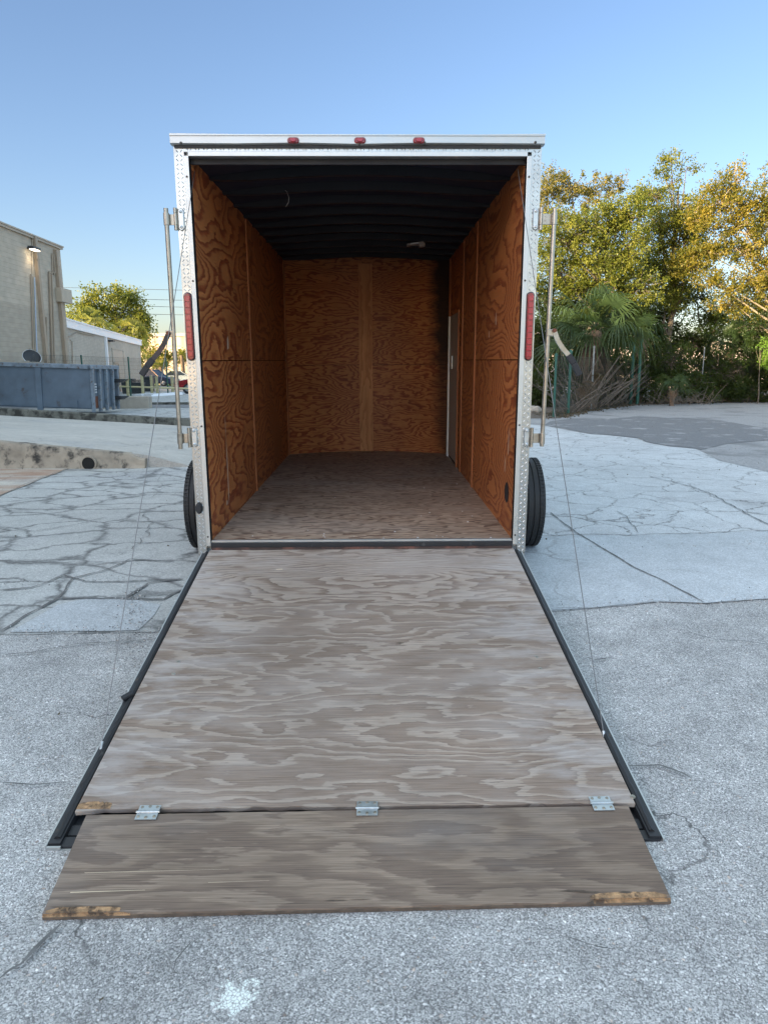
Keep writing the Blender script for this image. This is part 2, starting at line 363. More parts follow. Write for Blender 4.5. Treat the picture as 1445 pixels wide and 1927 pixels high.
M['ply_floor'] = plywood('floor_plywood', [(0, (.47, .355, .265)), (.5, (.43, .32, .235)), (.70, (.20, .13, .092)), (.93, (.15, .095, .066)), (1, (.47, .355, .265))], 40, .22, .6, .14, 1.8, 51, wear=((.44, .38, .33), 1.6, .5, .4), warp=.7)
M['rawwood'] = simple('splintered_wood', (.36, .225, .12), .85, var=.5, scale=30, bump=.8, bscale=80, dirt=((.09, .06, .04), 24, .50))
M['plyedge'] = simple('plywood_edge', (.11, .085, .065), .9, var=.4, scale=25)
M['alu'] = simple('bright_aluminium', (.52, .54, .54), .42, .85, var=.08, scale=5, bump=.05, bscale=120, dirt=((.40, .42, .42), 9, .60))
M['alu_bar'] = simple('polished_tread', (.62, .64, .64), .34, .9, var=.05, scale=5)
M['alu_cap'] = simple('mill_aluminium', (.44, .46, .46), .38, .8, var=.08, scale=3, dirt=((.38, .39, .38), 5, .62))
def plate_mat():
    m, nt, p = new_mat('tread_plate'); k = N(nt); v = k.obj()
    f = k.noise(v, 6, 5, .6); c = k.mix(k.maprange(f, .35, .7), (.48, .50, .50), (.38, .40, .40))
    d = k.maprange(k.noise(v, 26, 5, .7), .62, .70); c = k.mix(k.math('MULTIPLY', d, .6), c, (.12, .11, .10))
    k.put(p.inputs['Base Color'], c); p.inputs['Metallic'].default_value = .95; k.put(p.inputs['Roughness'], k.maprange(f, .3, .7, .24, .40))
    return m
M['plate'] = plate_mat()
M['galv'] = simple('galvanised_steel', (.36, .34, .30), .34, .9, var=.2, scale=18, dirt=((.20, .15, .11), 22, .60))
M['steel'] = simple('zinc_steel', (.48, .52, .54), .35, .85, var=.15, scale=30, dirt=((.25, .18, .13), 30, .66))
M['rusty'] = simple('rusty_washer', (.16, .06, .035), .8, .2, var=.4, scale=60)
M['rubber'] = simple('black_rubber', (.016, .017, .02), .6, var=.3, scale=12, dirt=((.07, .07, .07), 14, .62))
M['tyre'] = simple('tyre_rubber', (.012, .0125, .014), .62, var=.25, scale=25, bump=.1, bscale=60)
M['whiterim'] = simple('painted_rim', (.7, .7, .7), .4, .1)
M['blacksteel'] = simple('black_painted_steel', (.022, .024, .028), .5, var=.3, scale=9, dirt=((.10, .06, .04), 16, .62))
M['hingebar'] = simple('worn_hinge_bar', (.045, .038, .036), .55, .3, var=.4, scale=9, dirt=((.20, .07, .045), 5, .52))
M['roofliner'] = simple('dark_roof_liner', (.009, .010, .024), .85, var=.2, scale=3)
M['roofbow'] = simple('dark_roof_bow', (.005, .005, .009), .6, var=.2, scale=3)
M['white'] = simple('white_paint', (.72, .73, .73), .45, var=.05, scale=4)
M['offwhite'] = simple('grey_door_skin', (.36, .34, .31), .5, var=.12, scale=4, dirt=((.12, .10, .09), 14, .62))
M['skin'] = simple('trailer_side_skin', (.70, .70, .69), .35, .1, var=.04, scale=2)
M['wire'] = simple('steel_cable', (.20, .20, .20), .45, .6)
M['wire_light'] = simple('loose_wire', (.5, .5, .5), .5)
M['screw'] = simple('screw_head', (.06, .055, .05), .5, .5)
def red_mat(name, col, em=0):
    m, nt, p = new_mat(name); k = N(nt); v = k.obj()
    f = k.voro(v, 260, 'F1'); c = k.mix(k.maprange(f, 0, .6), tuple(min(1, x*1.25) for x in col), tuple(x*.6 for x in col))
    k.put(p.inputs['Base Color'], c); p.inputs['Roughness'].default_value = .12; p.inputs['Coat Weight'].default_value = .6
    k.put(p.inputs['Normal'], k.bump(f, .4, .003)); return m
M['redlens'] = red_mat('red_lens', (.44, .006, .03))
M['reddark'] = red_mat('dark_red_lens', (.28, .004, .012))

# ------------------------------------------------------------------ ground
ROWS = [-60, -30, -14, -9, -6.5]+[round(-6+.25*i, 3) for i in range(49)]+[8, 10, 14, 20, 30, 50, 90, 160, 300, 600]
def ground():
    xs = [-400, -150, -60, -30, -15, -8, -4, 0, 4, 8, 15, 30, 60, 150, 400]; b = MB()
    vs = [(x, y, g(y)) for y in ROWS for x in xs]; n = len(xs)
    fs = [(j*n+i, j*n+i+1, (j+1)*n+i+1, (j+1)*n+i) for j in range(len(ROWS)-1) for i in range(n-1)]
    b.add(vs, fs); return tag(b.build('ground', M['asphalt'], smooth=True), kind='structure')
ground()
def jag(poly, step=.12, amp=.02, seed=0):
    out = []
    for i, a in enumerate(poly):
        b = poly[(i+1) % len(poly)]; L = math.hypot(b[0]-a[0], b[1]-a[1]); n = max(1, min(160, int(L/step)))
        for j in range(n):
            t = j/n; x = a[0]+(b[0]-a[0])*t; y = a[1]+(b[1]-a[1])*t
            q = mnoise.noise_vector((x*3+seed, y*3, seed))+mnoise.noise_vector((x*11+seed, y*11, seed+4))*.5
            out.append((x+q.x*amp, y+q.y*amp))
    return out
def sheet(name, poly, off, mat, jagged=.02, seed=0, step=.12):
    pts = jag(poly, step, jagged, seed) if jagged else poly
    bm = bmesh.new(); vs = [bm.verts.new((x, y, 0)) for x, y in pts]; bm.faces.new(vs)
    bmesh.ops.triangulate(bm, faces=bm.faces)
    for y in ROWS:
        if min(p[1] for p in pts) < y < max(p[1] for p in pts) and y < 7:
            bmesh.ops.bisect_plane(bm, geom=bm.verts[:]+bm.edges[:]+bm.faces[:], plane_co=(0, y, 0), plane_no=(0, 1, 0))
    for v in bm.verts: v.co.z = g(v.co.y)+off
    bmesh.ops.recalc_face_normals(bm, faces=bm.faces)
    for f in bm.faces:
        if f.normal.z < 0: f.normal_flip()
    me = bpy.data.meshes.new(name); bm.to_mesh(me); bm.free(); me.materials.append(mat)
    o = bpy.data.objects.new(name, me); COL.objects.link(o); return tag(o, kind='structure')
def gp(*pts): return [(lambda p: (p.x, p.y))(G(*q)) for q in pts]
front_l = gp((-500, 1205), (-200, 1202), (0, 1196), (120, 1194), (330, 1190))
front_r = gp((1035, 1150), (1110, 1146), (1180, 1140), (1240, 1134), (1330, 1137), (1445, 1128), (1700, 1118), (2300, 1105))
right_b = gp((2300, 1000), (1800, 965), (1620, 930), (1445, 889), (1394, 877), (1354, 868), (1323, 852), (1308, 845), (1256, 840), (1222, 834), (1197, 825), (1142, 819), (1108, 817), (1031, 803), (1000, 799))
MIDX = -.2
midf = (MIDX, (front_l[-1][1]+front_r[0][1])/2)
sheet('concrete_pavement', front_l+[midf]+[(MIDX, 9), (MIDX, 60), (-60, 60), (-60, front_l[0][1])], .004, M['slab_left'], .012, 2)
sheet('concrete_pavement', [midf]+front_r+right_b+[(2.2, 15), (1.5, 60), (MIDX, 60)], .004, M['slab'], .03, 1)
# smoother newer strip on the right between the joint and the asphalt edge
sheet('concrete_strip', gp((1000, 1013), (1080, 1009), (1180, 1009), (1300, 1006), (1445, 1000), (1700, 994), (2300, 985))+front_r[::-1]+[(.5, front_r[0][1])], .008, M['smooth_slab'], .008, 5)
sheet('smooth_panel', gp((20, 1192), (60, 1168), (110, 1140), (170, 1128), (260, 1131), (305, 1140), (290, 1160), (262, 1188), (140, 1190)), .008, M['smooth_slab'], .012, 5)
sheet('old_asphalt', right_b+[(2.9, 14.5), (2.6, 17)]+[(p.x, p.y) for p in (G(1041, 787), G(1111, 772), G(1190, 762), G(1320, 758), G(1480, 756))]+[(60, 26), (60, right_b[0][1])], .006, simple('old_grey_asphalt', (.30, .30, .30), .9, var=.35, scale=25, bump=.5, bscale=60, dirt=((.20, .20, .20), .8, .52)), 0, 6, .5)
sheet('asphalt_patch', gp((1022, 800), (1042, 793), (1075, 788), (1130, 790), (1200, 784), (1290, 787), (1354, 792), (1385, 797), (1445, 808), (1640, 832), (1640, 846), (1445, 829), (1385, 834), (1342, 841), (1318, 848), (1308, 845), (1256, 840), (1222, 834), (1197, 825), (1142, 819), (1108, 817), (1060, 807)), .012, M['patch'], .08, 6, .25)
sheet('stained_pavement', gp((-500, 1010), (-200, 990), (0, 935), (60, 910), (112, 890), (140, 878), (60, 876), (-100, 868), (-500, 862)), .012, M['stained'], .03, 7)
# cracks and joints as narrow strips
def cracks():
    b = MB(); rr = random.Random(3)
    def ribbon(px, w, jitter=.012, off=.013):
        pts = [G(*q) for q in px]; path = []
        for a, c in zip(pts, pts[1:]):
            L = (c-a).length; n = max(2, int(L/.05))
            for i in range(n): path.append(a.lerp(c, i/n))
        path.append(pts[-1]); L = []; Rr = []
        for i, p in enumerate(path):
            d = (path[min(i+1, len(path)-1)]-path[max(0, i-1)]); d.z = 0; d.normalize(); s = Vector((-d.y, d.x, 0))
            q = p+s*(mnoise.noise(p*6)*jitter*2+mnoise.noise(p*25)*jitter)
            ww = w*.42*(.35+1.1*abs(mnoise.noise(p*9+Vector((5, 0, 0))))+.5*rr.random())*(.3 if i in (0, len(path)-1) else 1)
            for lst, sg in ((L, 1), (Rr, -1)):
                z = q+s*ww*sg/2; lst.append((z.x, z.y, g(z.y)+off))
        n = len(path); b.add(L+Rr, [(i, i+1, n+i+1, n+i) for i in range(n-1)])
    ribbon([(1035, 966), (1052, 980), (1085, 1005), (1115, 1023), (1190, 1069), (1260, 1102), (1325, 1137)], .034, .004)
    ribbon([(1000, 1012), (1080, 1008), (1180, 1009), (1300, 1006), (1445, 1000), (1700, 995)], .03)
    ribbon([(1220, 897), (1244, 904), (1300, 917), (1340, 932), (1385, 958), (1445, 990)], .036)
    ribbon([(1005, 825), (1060, 828), (1090, 827), (1070, 848), (1085, 856), (1170, 862), (1230, 880), (1250, 890)], .010)
    ribbon([(1166, 862), (1250, 858), (1330, 848)], .008)
    ribbon([(1200, 885), (1290, 877), (1360, 873), (1445, 868)], .007)
    ribbon([(1160, 963), (1180, 975), (1200, 1005)], .02)
    ribbon([(1010, 940), (1100, 935), (1200, 925), (1310, 925), (1445, 920)], .006)
    ribbon([(1060, 920), (1120, 935), (1180, 938), (1230, 950), (1290, 975), (1340, 1000)], .008)
    ribbon([(1150, 985), (1260, 945), (1330, 940), (1445, 955)], .007)
    ribbon([(1033, 1150), (1110, 1147), (1180, 1141), (1240, 1135), (1330, 1138), (1445, 1129), (1650, 1121)], .010)
    ribbon([(-60, 975), (0, 973), (110, 971), (240, 967), (350, 962)], .012)
    ribbon([(30, 924), (120, 922), (250, 916), (350, 912)], .008)
    ribbon([(0, 934), (55, 910), (112, 888)], .02)
    ribbon([(110, 970), (150, 952), (220, 958), (290, 935), (310, 918), (297, 905), (310, 890), (330, 903)], .012)
    ribbon([(0, 1000), (60, 1002), (150, 988), (200, 975)], .025)
    ribbon([(275, 968), (283, 985), (272, 1006), (282, 1010), (246, 1036)], .02, .03)
    ribbon([(0, 1112), (60, 1108), (120, 1085), (160, 1098), (235, 1098), (340, 1092)], .035)
    ribbon([(5, 1190), (50, 1160), (110, 1130), (180, 1128), (310, 1130), (350, 1110)], .05)
    ribbon([(110, 1130), (140, 1090), (200, 1075), (245, 1055), (330, 1060)], .03)
    ribbon([(235, 1130), (280, 1100), (345, 1092)], .05)
    ribbon([(0, 1065), (90, 1062), (190, 1060), (240, 1062)], .02)
    ribbon([(20, 1193), (120, 1193), (300, 1190)], .010)
    ribbon([(1060, 1772), (1090, 1780), (1110, 1786), (1150, 1790)], .012)
    ribbon([(0, 1850), (40, 1820), (90, 1770), (120, 1745)], .03)
    ribbon([(330, 1830), (345, 1800), (362, 1778)], .014)
    ribbon([(0, 1475), (60, 1482), (130, 1478)], .02)
    ribbon([(1170, 1445), (1240, 1445), (1270, 1455), (1300, 1470)], .024)
    ribbon([(1290, 1190), (1340, 1205), (1445, 1215)], .016)
    ribbon([(0, 1240), (60, 1232), (150, 1215), (300, 1205)], .02)
    ribbon([(1100, 1240), (1120, 1245), (1150, 1240)], .016)
    return tag(b.build('pavement_crack', M['crack']), kind='structure')
cracks()

# raised pad with its retaining wall and drain pipe, left
def pad():
    fl, fr = G(-500, 868), G(282, 876)
    xf0, xf1, yf = G(0, 873).x, G(284, 876).x, G(150, 882).y
    yb = AY(360, 803, 0).y; kerbY = G(360, 803).y
    def hgt(x, y):
        t = min(1, max(0, (y-yf)/(kerbY-yf)))
        x1 = xf1*(1-t)+(-4.2)*t; x0 = xf0*(1-t)+(-9.1)*t
        hl = .44*(1-t)+.30*t; hr = .20*(1-t)+.0*t
        s = min(1.15, max(0, (x1-x)/(x1-x0)))
        h = hr+(hl-hr)*s
        if x > x1: h = hr*max(0, 1-(x-x1)/.75)
        return h-.01 if h <= 0 else h
    xs = [-30, -15]+[-12+.5*i for i in range(17)]+[-3.8+.12*i for i in range(22)]
    ys = [yf+.10+(kerbY-yf-.10)*i/14 for i in range(15)]
    n = len(xs); b = MB()
    ys = [ys[0]-.001]+ys
    b.add([(x, y, hgt(x, y)-.008 if j else -.06) for j, y in enumerate(ys) for x in xs], [(j*n+i, j*n+i+1, (j+1)*n+i+1, (j+1)*n+i) for j in range(len(ys)-1) for i in range(n-1)])
    tag(b.build('raised_pavement', M['pad'], smooth=True), kind='structure')
    # bluish newer bay on the pad's right
    # retaining wall: lumpy front, black disc as the pipe mouth
    P = G(161, 885); cx = P.x; rz = .092; cz = .078
    b = MB(); wx = [-30, -16, -10, -7]+[-6+.15*i for i in range(60)]; wx = [x for x in wx if x < xf1-.05]+[xf1-.03, xf1+.02]
    def wy(x): return yf+(.02*mnoise.noise(Vector((x*1.5, 0, 0)))+.012*mnoise.noise(Vector((x*6, 3, 0))))
    def top(x): return max(.02, hgt(min(x, xf1), yf+.1)-.004+.008*mnoise.noise(Vector((x*5, 9, 0))))*(1 if x < xf1-.1 else .72)
    rows = [(-.05, -.05), (-.035, .0), (0, .3), (.0, .62), (.012, .9), (.03, .99), (.17, 1.0), (.17, -.2)]
    vs = []
    for x in wx:
        for k, (dy, hz) in enumerate(rows):
            jit = .012*mnoise.noise(Vector((x*7, hz*5, 2))) if k < 5 else 0
            vs.append((x, wy(x)+dy+jit, top(x)*hz if hz > 0 else hz))
    m = len(rows); b.add(vs, [(i*m+k, (i+1)*m+k, (i+1)*m+k+1, i*m+k+1) for i in range(len(wx)-1) for k in range(m-1)]+[tuple((len(wx)-1)*m+k for k in range(m))])
    wall = b.build('retaining_wall', M['wallconc'], smooth=True)
    tag(wall, 'low stained concrete retaining wall with a round drain hole, left of the trailer', 'wall')
    b = MB(); b.lathe([(rz+.028, -.012), (rz+.02, -.035), (rz, -.035), (rz-.006, .25), (0, .25)], (cx, wy(cx)-.01, cz), (0, 1, 0), 24)
    pr = b.build('drain_pipe_rim', M['wallconc'], wall, smooth=True)
    b = MB(); b.lathe([(rz-.001, -.037), (0, -.0375)], (cx, wy(cx)-.01, cz), (0, 1, 0), 24)
    b.build('drain_shade_disc', M['dark'], wall)  # black disc paints the shade inside the pipe; no hole is cut
    # rubble at the wall's end
    # kerb behind
    b = MB(); kx0 = -30; n = 60
    for (ax, bx) in ((0, 1),):
        vs = []
        for i in range(n+1):
            x = kx0+(2.2-kx0)*i/n; gz = max(0, hgt(x, kerbY-.01)); y = kerbY+.02*mnoise.noise(Vector((x, 1, 0))); h = .17+.02*mnoise.noise(Vector((x*2, 5, 0)))
            vs += [(x, y-.01, gz-.03), (x, y, gz+h-.02), (x, y+.03, gz+h), (x, y+.2, gz+h), (x, y+.22, -.02)]
        b.add(vs, [(i*5+k, (i+1)*5+k, (i+1)*5+k+1, i*5+k+1) for i in range(n) for k in range(4)])
    tag(b.build('kerb', M['kerb'], smooth=True), kind='structure')
    return kerbY
KERBY = pad()

# ------------------------------------------------------------------ trailer
T = empty('cargo_trailer', (0, 0, .276), label='open enclosed cargo trailer with tread plate corners, orange plywood inside and its rear ramp down', cat='trailer')
T.rotation_euler = (TILT, 0, 0)
HW, HO, L0, H0 = 1.065, .983, 4.3, 2.31      # half outer width, half opening, straight length, opening height
def NY(x, out=0): return L0+.30*(1-(x/HO)**2)+out    # rounded nose

b = MB()                                       # outer skin
for s in (-1, 1):
    b.box(*sorted((s*(HW-.012), s*(HW-.03))), .02, L0, -.09, 2.40)
nn = 20
for i in range(nn):
    x0, x1 = -HW+.03+(2*HW-.06)*i/nn, -HW+.03+(2*HW-.06)*(i+1)/nn
    def ny(x): return L0+.42*(1-(x/HW)**2)
    b.add([(x0, ny(x0), -.09), (x1, ny(x1), -.09), (x1, ny(x1), 2.40), (x0, ny(x0), 2.40)], [(0, 1, 2, 3)])
    b.add([(x0, .02, 2.405+.03*(1-(x0/HW)**2)), (x1, .02, 2.405+.03*(1-(x1/HW)**2)), (x1, ny(x1), 2.405+.03*(1-(x1/HW)**2)), (x0, ny(x0), 2.405+.03*(1-(x0/HW)**2))], [(0, 1, 2, 3)])
b.box(-HW+.03, HW-.03, .05, L0, -.09, -.03)
b.build('body', M['skin'], T)
b = MB()                                       # roof edge rails
for s in (-1, 1): b.box(*sorted((s*(HW-.01), s*(HW+.008))), .03, L0, 2.36, 2.425)
b.build('roof_rail', M['alu_cap'], T)

def bumps(b, x0, x1, z0, z1, y, pitch=.0240, along='z'):
    b.cur = 1
    """raised tread bars, alternately slanted"""
    nx = max(1, int(round((x1-x0)/pitch*1.0))); nz = max(1, int((z1-z0)/pitch)); dx = (x1-x0)/nx; dz = (z1-z0)/nz
    for i in range(nx):
        for j in range(nz):
            cx, cz = x0+dx*(i+.5), z0+dz*(j+.5); a = math.pi/4*(1 if (i+j) % 2 else -1)
            l, w = .0110, .0028; c, s = math.cos(a), math.sin(a)
            P = lambda u, v, h: (cx+u*c-v*s, y-h, cz+u*s+v*c)
            b.add([P(-l, 0, 0), P(-l*.5, -w, 0), P(l*.5, -w, 0), P(l, 0, 0), P(l*.5, w, 0), P(-l*.5, w, 0), P(-l*.55, 0, .0022), P(l*.55, 0, .0022)],
                  [(0, 1, 6), (1, 2, 7, 6), (2, 3, 7), (3, 4, 7), (4, 5, 6, 7), (5, 0, 6)])
    b.cur = 0
XP = 1.012                                     # tread plate / smooth trim boundary
for s in (-1, 1):
    b = MB(); a, c = sorted((s*HW, s*XP)); zb = -.16 if s > 0 else -.12
    b.box(a, c, 0, .02, -.085, 2.36)
    o_, i_ = s*HW, s*XP
    b.add([(o_, .0, -.088), (i_, .0, -.088), (i_, 0, -.11), (o_, 0, -.19), (o_, .02, -.088), (i_, .02, -.088), (i_, .02, -.11), (o_, .02, -.19)], [(0, 1, 2, 3), (4, 5, 6, 7), (0, 4, 7, 3), (1, 5, 6, 2), (3, 2, 6, 7)])
    bumps(b, a+.004, c-.002, -.08, 2.35, 0)
    b.box(*sorted((s*(HW-.0005), s*(HW+.003))), -.001, .12, -.085, 2.36)
    post = b.build('corner_post', [M['plate'], M['alu_bar']], T)
    b = MB(); b.box(*sorted((s*XP-s*.0005, s*HO)), -.006, .03, -.03, 2.335)
    tr = b.build('door_trim', M['alu'], post, bevel=.002)
    b = MB()
    for z in (.035, .75, 1.62, 2.2): b.lathe([(.006, 0), (.006, -.003), (0, -.0045)], (s*(HO+.015), -.0062, z), (0, 1, 0), 10)
    b.build('screw', M['screw'], post)
    b = MB(); b.box(*sorted((s*HO, s*(HO+.004))), -.004, .05, 0, 2.31); b.build('door_seal', M['rubber'], post)
b = MB(); b.box(-XP, XP, .0, .02, 2.336, 2.385); bumps(b, -XP+.01, XP-.01, 2.338, 2.362, 0)
hdr = b.build('header_plate', [M['plate'], M['alu_bar']], T)
b = MB(); b.box(-XP+.002, XP-.002, -.006, .05, 2.3105, 2.3355); b.build('header_trim', M['alu'], hdr, bevel=.002)
b = MB(); xs = [-1.078, -.7, -.35, 0, .35, .7, 1.078]; vs = []
CAPZ = TP(672, 252.5, -.036).z
bot = [2.368, 2.366, 2.371, 2.364, 2.371, 2.369, 2.367]
for x, z in zip(xs, bot):
    t = CAPZ+(.004 if abs(x) > 1 else 0)
    vs += [(x, -.016, z), (x, -.030, z+.006), (x, -.030, 2.380), (x, -.030, 2.40), (x, -.030, CAPZ-.008), (x, -.036, CAPZ-.007), (x, -.036, t), (x, .02, t+.003), (x, .02, z)]
m_ = 9; b.add(vs, [(i*m_+k, (i+1)*m_+k, (i+1)*m_+(k+1) % m_, i*m_+(k+1) % m_) for i in range(len(xs)-1) for k in range(m_)]+[tuple(range(m_)), tuple((len(xs)-1)*m_+k for k in range(m_))])
cap = b.build('roof_cap', M['alu_cap'], T)
b = MB(); b.box(-1.06, 1.06, -.010, .001, 2.353, 2.368); b.build('cap_seal', M['rubber'], cap)
b = MB()
for px, py in ((341, 269), (552, 263.5), (676, 271), (799, 269), (1007, 268)):
    q = TP(px, py, -.031); b.lathe([(.0075, .002), (.0075, -.003), (0, -.005)], q, (0, 1, 0), 10)
b.build('screw', M['screw'], cap)
def stadium(cx, cz, hx, hz, n=8):             # rounded outline in xz
    r = min(hx, hz); out = []
    for q, (sx, sz) in enumerate(((1, 1), (-1, 1), (-1, -1), (1, -1))):
        for i in range(n+1):
            a = math.pi/2*(q+i/n); out.append((cx+sx*(hx-r)+r*math.cos(a), cz+sz*(hz-r)+r*math.sin(a)))
    return out
def pill(b, cx, cz, hx, hz, y0, y1, dome=0):
    o = stadium(cx, cz, hx, hz); n = len(o); i_ = stadium(cx, cz, hx*.8, hz-(hx*.2 if hx < hz else hz*.2))
    if hx > hz: i_ = stadium(cx, cz, hx-hz*.25, hz*.75)
    vs = [(x, y0, z) for x, z in o]+[(x, y1, z) for x, z in o]+[(x, y1-dome, z) for x, z in i_]
    b.add(vs, [(k, (k+1) % n, n+(k+1) % n, n+k) for k in range(n)]+[(n+k, n+(k+1) % n, 2*n+(k+1) % n, 2*n+k) for k in range(n)]+[tuple(range(2*n, 3*n))])
for px in (552, 677.5, 788):                  # clearance lights
    q = TP(px, 264.5, -.03); b = MB(); pill(b, q.x, q.z, .034, .016, -.026, -.036, .006)
    l_ = b.build('clearance_light', M['reddark'], T, smooth=True)
    b = MB(); pill(b, q.x, q.z, .018, .010, -.041, -.046, .003)
    for s in (-1, 1): b.lathe([(.004, -.040), (0, -.045)], (q.x+s*.026, 0, q.z), (0, 1, 0), 8)
    b.build('light_lens', M['redlens'], l_, smooth=True)
for s, (px, py0, py1) in ((-1, (357, 550, 679)), (1, (996, 549, 679))):   # tail lights
    a, c = TP(px-4 if s < 0 else px+1.5, py0, -.001), TP(px+4.5 if s < 0 else px-2.5, py1, -.001); cx = (a.x+c.x)/2; cz = (a.z+c.z)/2; hz = (a.z-c.z)/2
    b = MB(); pill(b, cx, cz, .0245, hz, .0, -.008, .002); t_ = b.build('tail_light', M['rubber'], T)
    b = MB(); pill(b, cx, cz, .0205, hz-.005, -.009, -.016, .006); ln = b.build('red_lens', M['reddark'], t_, smooth=True)
    b = MB(); nl = 10
    for i in range(nl):
        z = cz-hz+.04+(2*hz-.08)*i/(nl-1); b.box(cx-.0145, cx+.0145, -.0245, -.020, z-.0155, z+.0155)
    b.build('lens_segment', M['redlens'], t_, bevel=.003)
# door lock bars, hinges and handles
for s in (-1, 1):
    if s < 0: rt, rb = TP(312.5, 392, -.035), TP(340.5, 845, -.035); hp, hq = (413, 338, 325), (823, 363, 350); hb = TP(320, 628, -.035); ha = [(318, 627), (309, 647), (300, 662), (288, 676), (277, 690), (267, 706)]
    else: rt, rb = TP(1043.5, 392, -.035), TP(1019, 840, -.035); hp, hq = (412, 1014, 1025), (823, 992, 1005); hb = TP(1034, 626, -.035); ha = [(1042, 622), (1049, 641), (1058, 655), (1069, 668), (1079, 684), (1090, 706)]
    b = MB(); b.tube([rt, rb], .0135, 12); rod = b.build('lock_bar', M['galv'], T, smooth=True)
    for (py, p1, p2) in (hp, hq):
        q = TP(p1, py, -.004); x0, z0 = s*(HW-.0185), q.z
        b = MB(); o = stadium(x0, z0, .0165, .062, 4); n = len(o); o2 = [(x0+(x-x0)*.8, z0+(z-z0)*.95) for x, z in o]
        o = [(x0+max(-.0185, min(.0185, (x-x0)*1.12)), z) for x, z in o]
        b.add([(x, -.002, z) for x, z in o]+[(x, -.005, z) for x, z in o]+[(x, -.011, z) for x, z in o2], [(k, (k+1) % n, n+(k+1) % n, n+k) for k in range(n)]+[(n+k, n+(k+1) % n, 2*n+(k+1) % n, 2*n+k) for k in range(n)]+[tuple(range(2*n, 3*n))])
        for dz in (-.043, .043): b.lathe([(.0095, -.011), (.009, -.016), (.004, -.018), (0, -.0165)], (x0, 0, z0+dz), (0, 1, 0), 12)
        hp_ = b.build('hinge_plate', M['steel'], T, smooth=True)
        xk = s*(HW+.012)
        b = MB()
        for a, c in ((-.062, -.034), (-.032, .032), (.034, .062)): b.tube([(xk, -.014, z0+a), (xk, -.014, z0+c)], .0105, 12)
        b.box(*sorted((s*(HW-.001), s*(HW+.010))), -.008, -.004, z0-.06, z0+.06)
        b.build('hinge_knuckle', M['galv'], hp_, smooth=True)
        t = (rt.z-z0)/(rt.z-rb.z); rx = rt.x+(rb.x-rt.x)*t; tz = z0-.004
        b = MB(); b.box(*sorted((xk, rx)), -.019, -.012, tz-.030, tz+.030)
        b.tube([(rx, -.035, tz-.034), (rx, -.035, tz+.034)], .0175, 12)
        b.build('bar_bracket', M['galv'], hp_, bevel=.0015)
    # curved handle with a rubber grip
    pts = [TP(x, y, -.05) for x, y in ha]
    b = MB()
    for a, c in zip(pts[:4], pts[1:4]): b.bar(a, c, .028, .012, (0, 1, 0))
    hd = b.build('handle', M['hingebar'] if s < 0 else M['galv'], rod)
    b = MB()
    for a, c in zip(pts[3:], pts[4:]): b.bar(a, c, .036, .026, (0, 1, 0))
    b.build('rubber_grip', M['rubber'], rod, bevel=.004)
    b = MB(); b.tube([(pts[0].x, -.072, pts[0].z), (pts[0].x, -.02, pts[0].z)], .012, 12); b.build('pivot_bolt', M['rusty'], rod)
    b = MB(); b.bar((hb.x, -.035, hb.z-.02), (hb.x, -.035, hb.z+.02), .04, .034, (0, 1, 0)); b.build('handle_clamp', M['galv'], rod, bevel=.003)
# rubber bumper on the left post, dirt marks
q = TP(375.5, 955, -.004); b = MB(); b.lathe([(.026, 0), (.025, -.02), (.018, -.03), (0, -.031)], (q.x, -.001, q.z-.002), (0, 1, 0), 20)
bx = b.build('rubber_bumper', M['rubber'], T, smooth=True)
for v in bx.data.vertices: v.co.z = q.z+(v.co.z-q.z)*1.45; v.co.x = q.x+(v.co.x-q.x)*.85
for s, py in ((-1, 941), (1, 932)):
    b = MB(); b.lathe([(.016, 0), (.014, -.008), (0, -.010)], (s*(HW+.05), .6, .02), (s, 0, 0), 12)
    b.tube([(s*(HW-.02), .6, .02), (s*(HW+.05), .6, .02)], .01, 8)
    b.build('side_marker_light', M['redlens'], T, smooth=True)

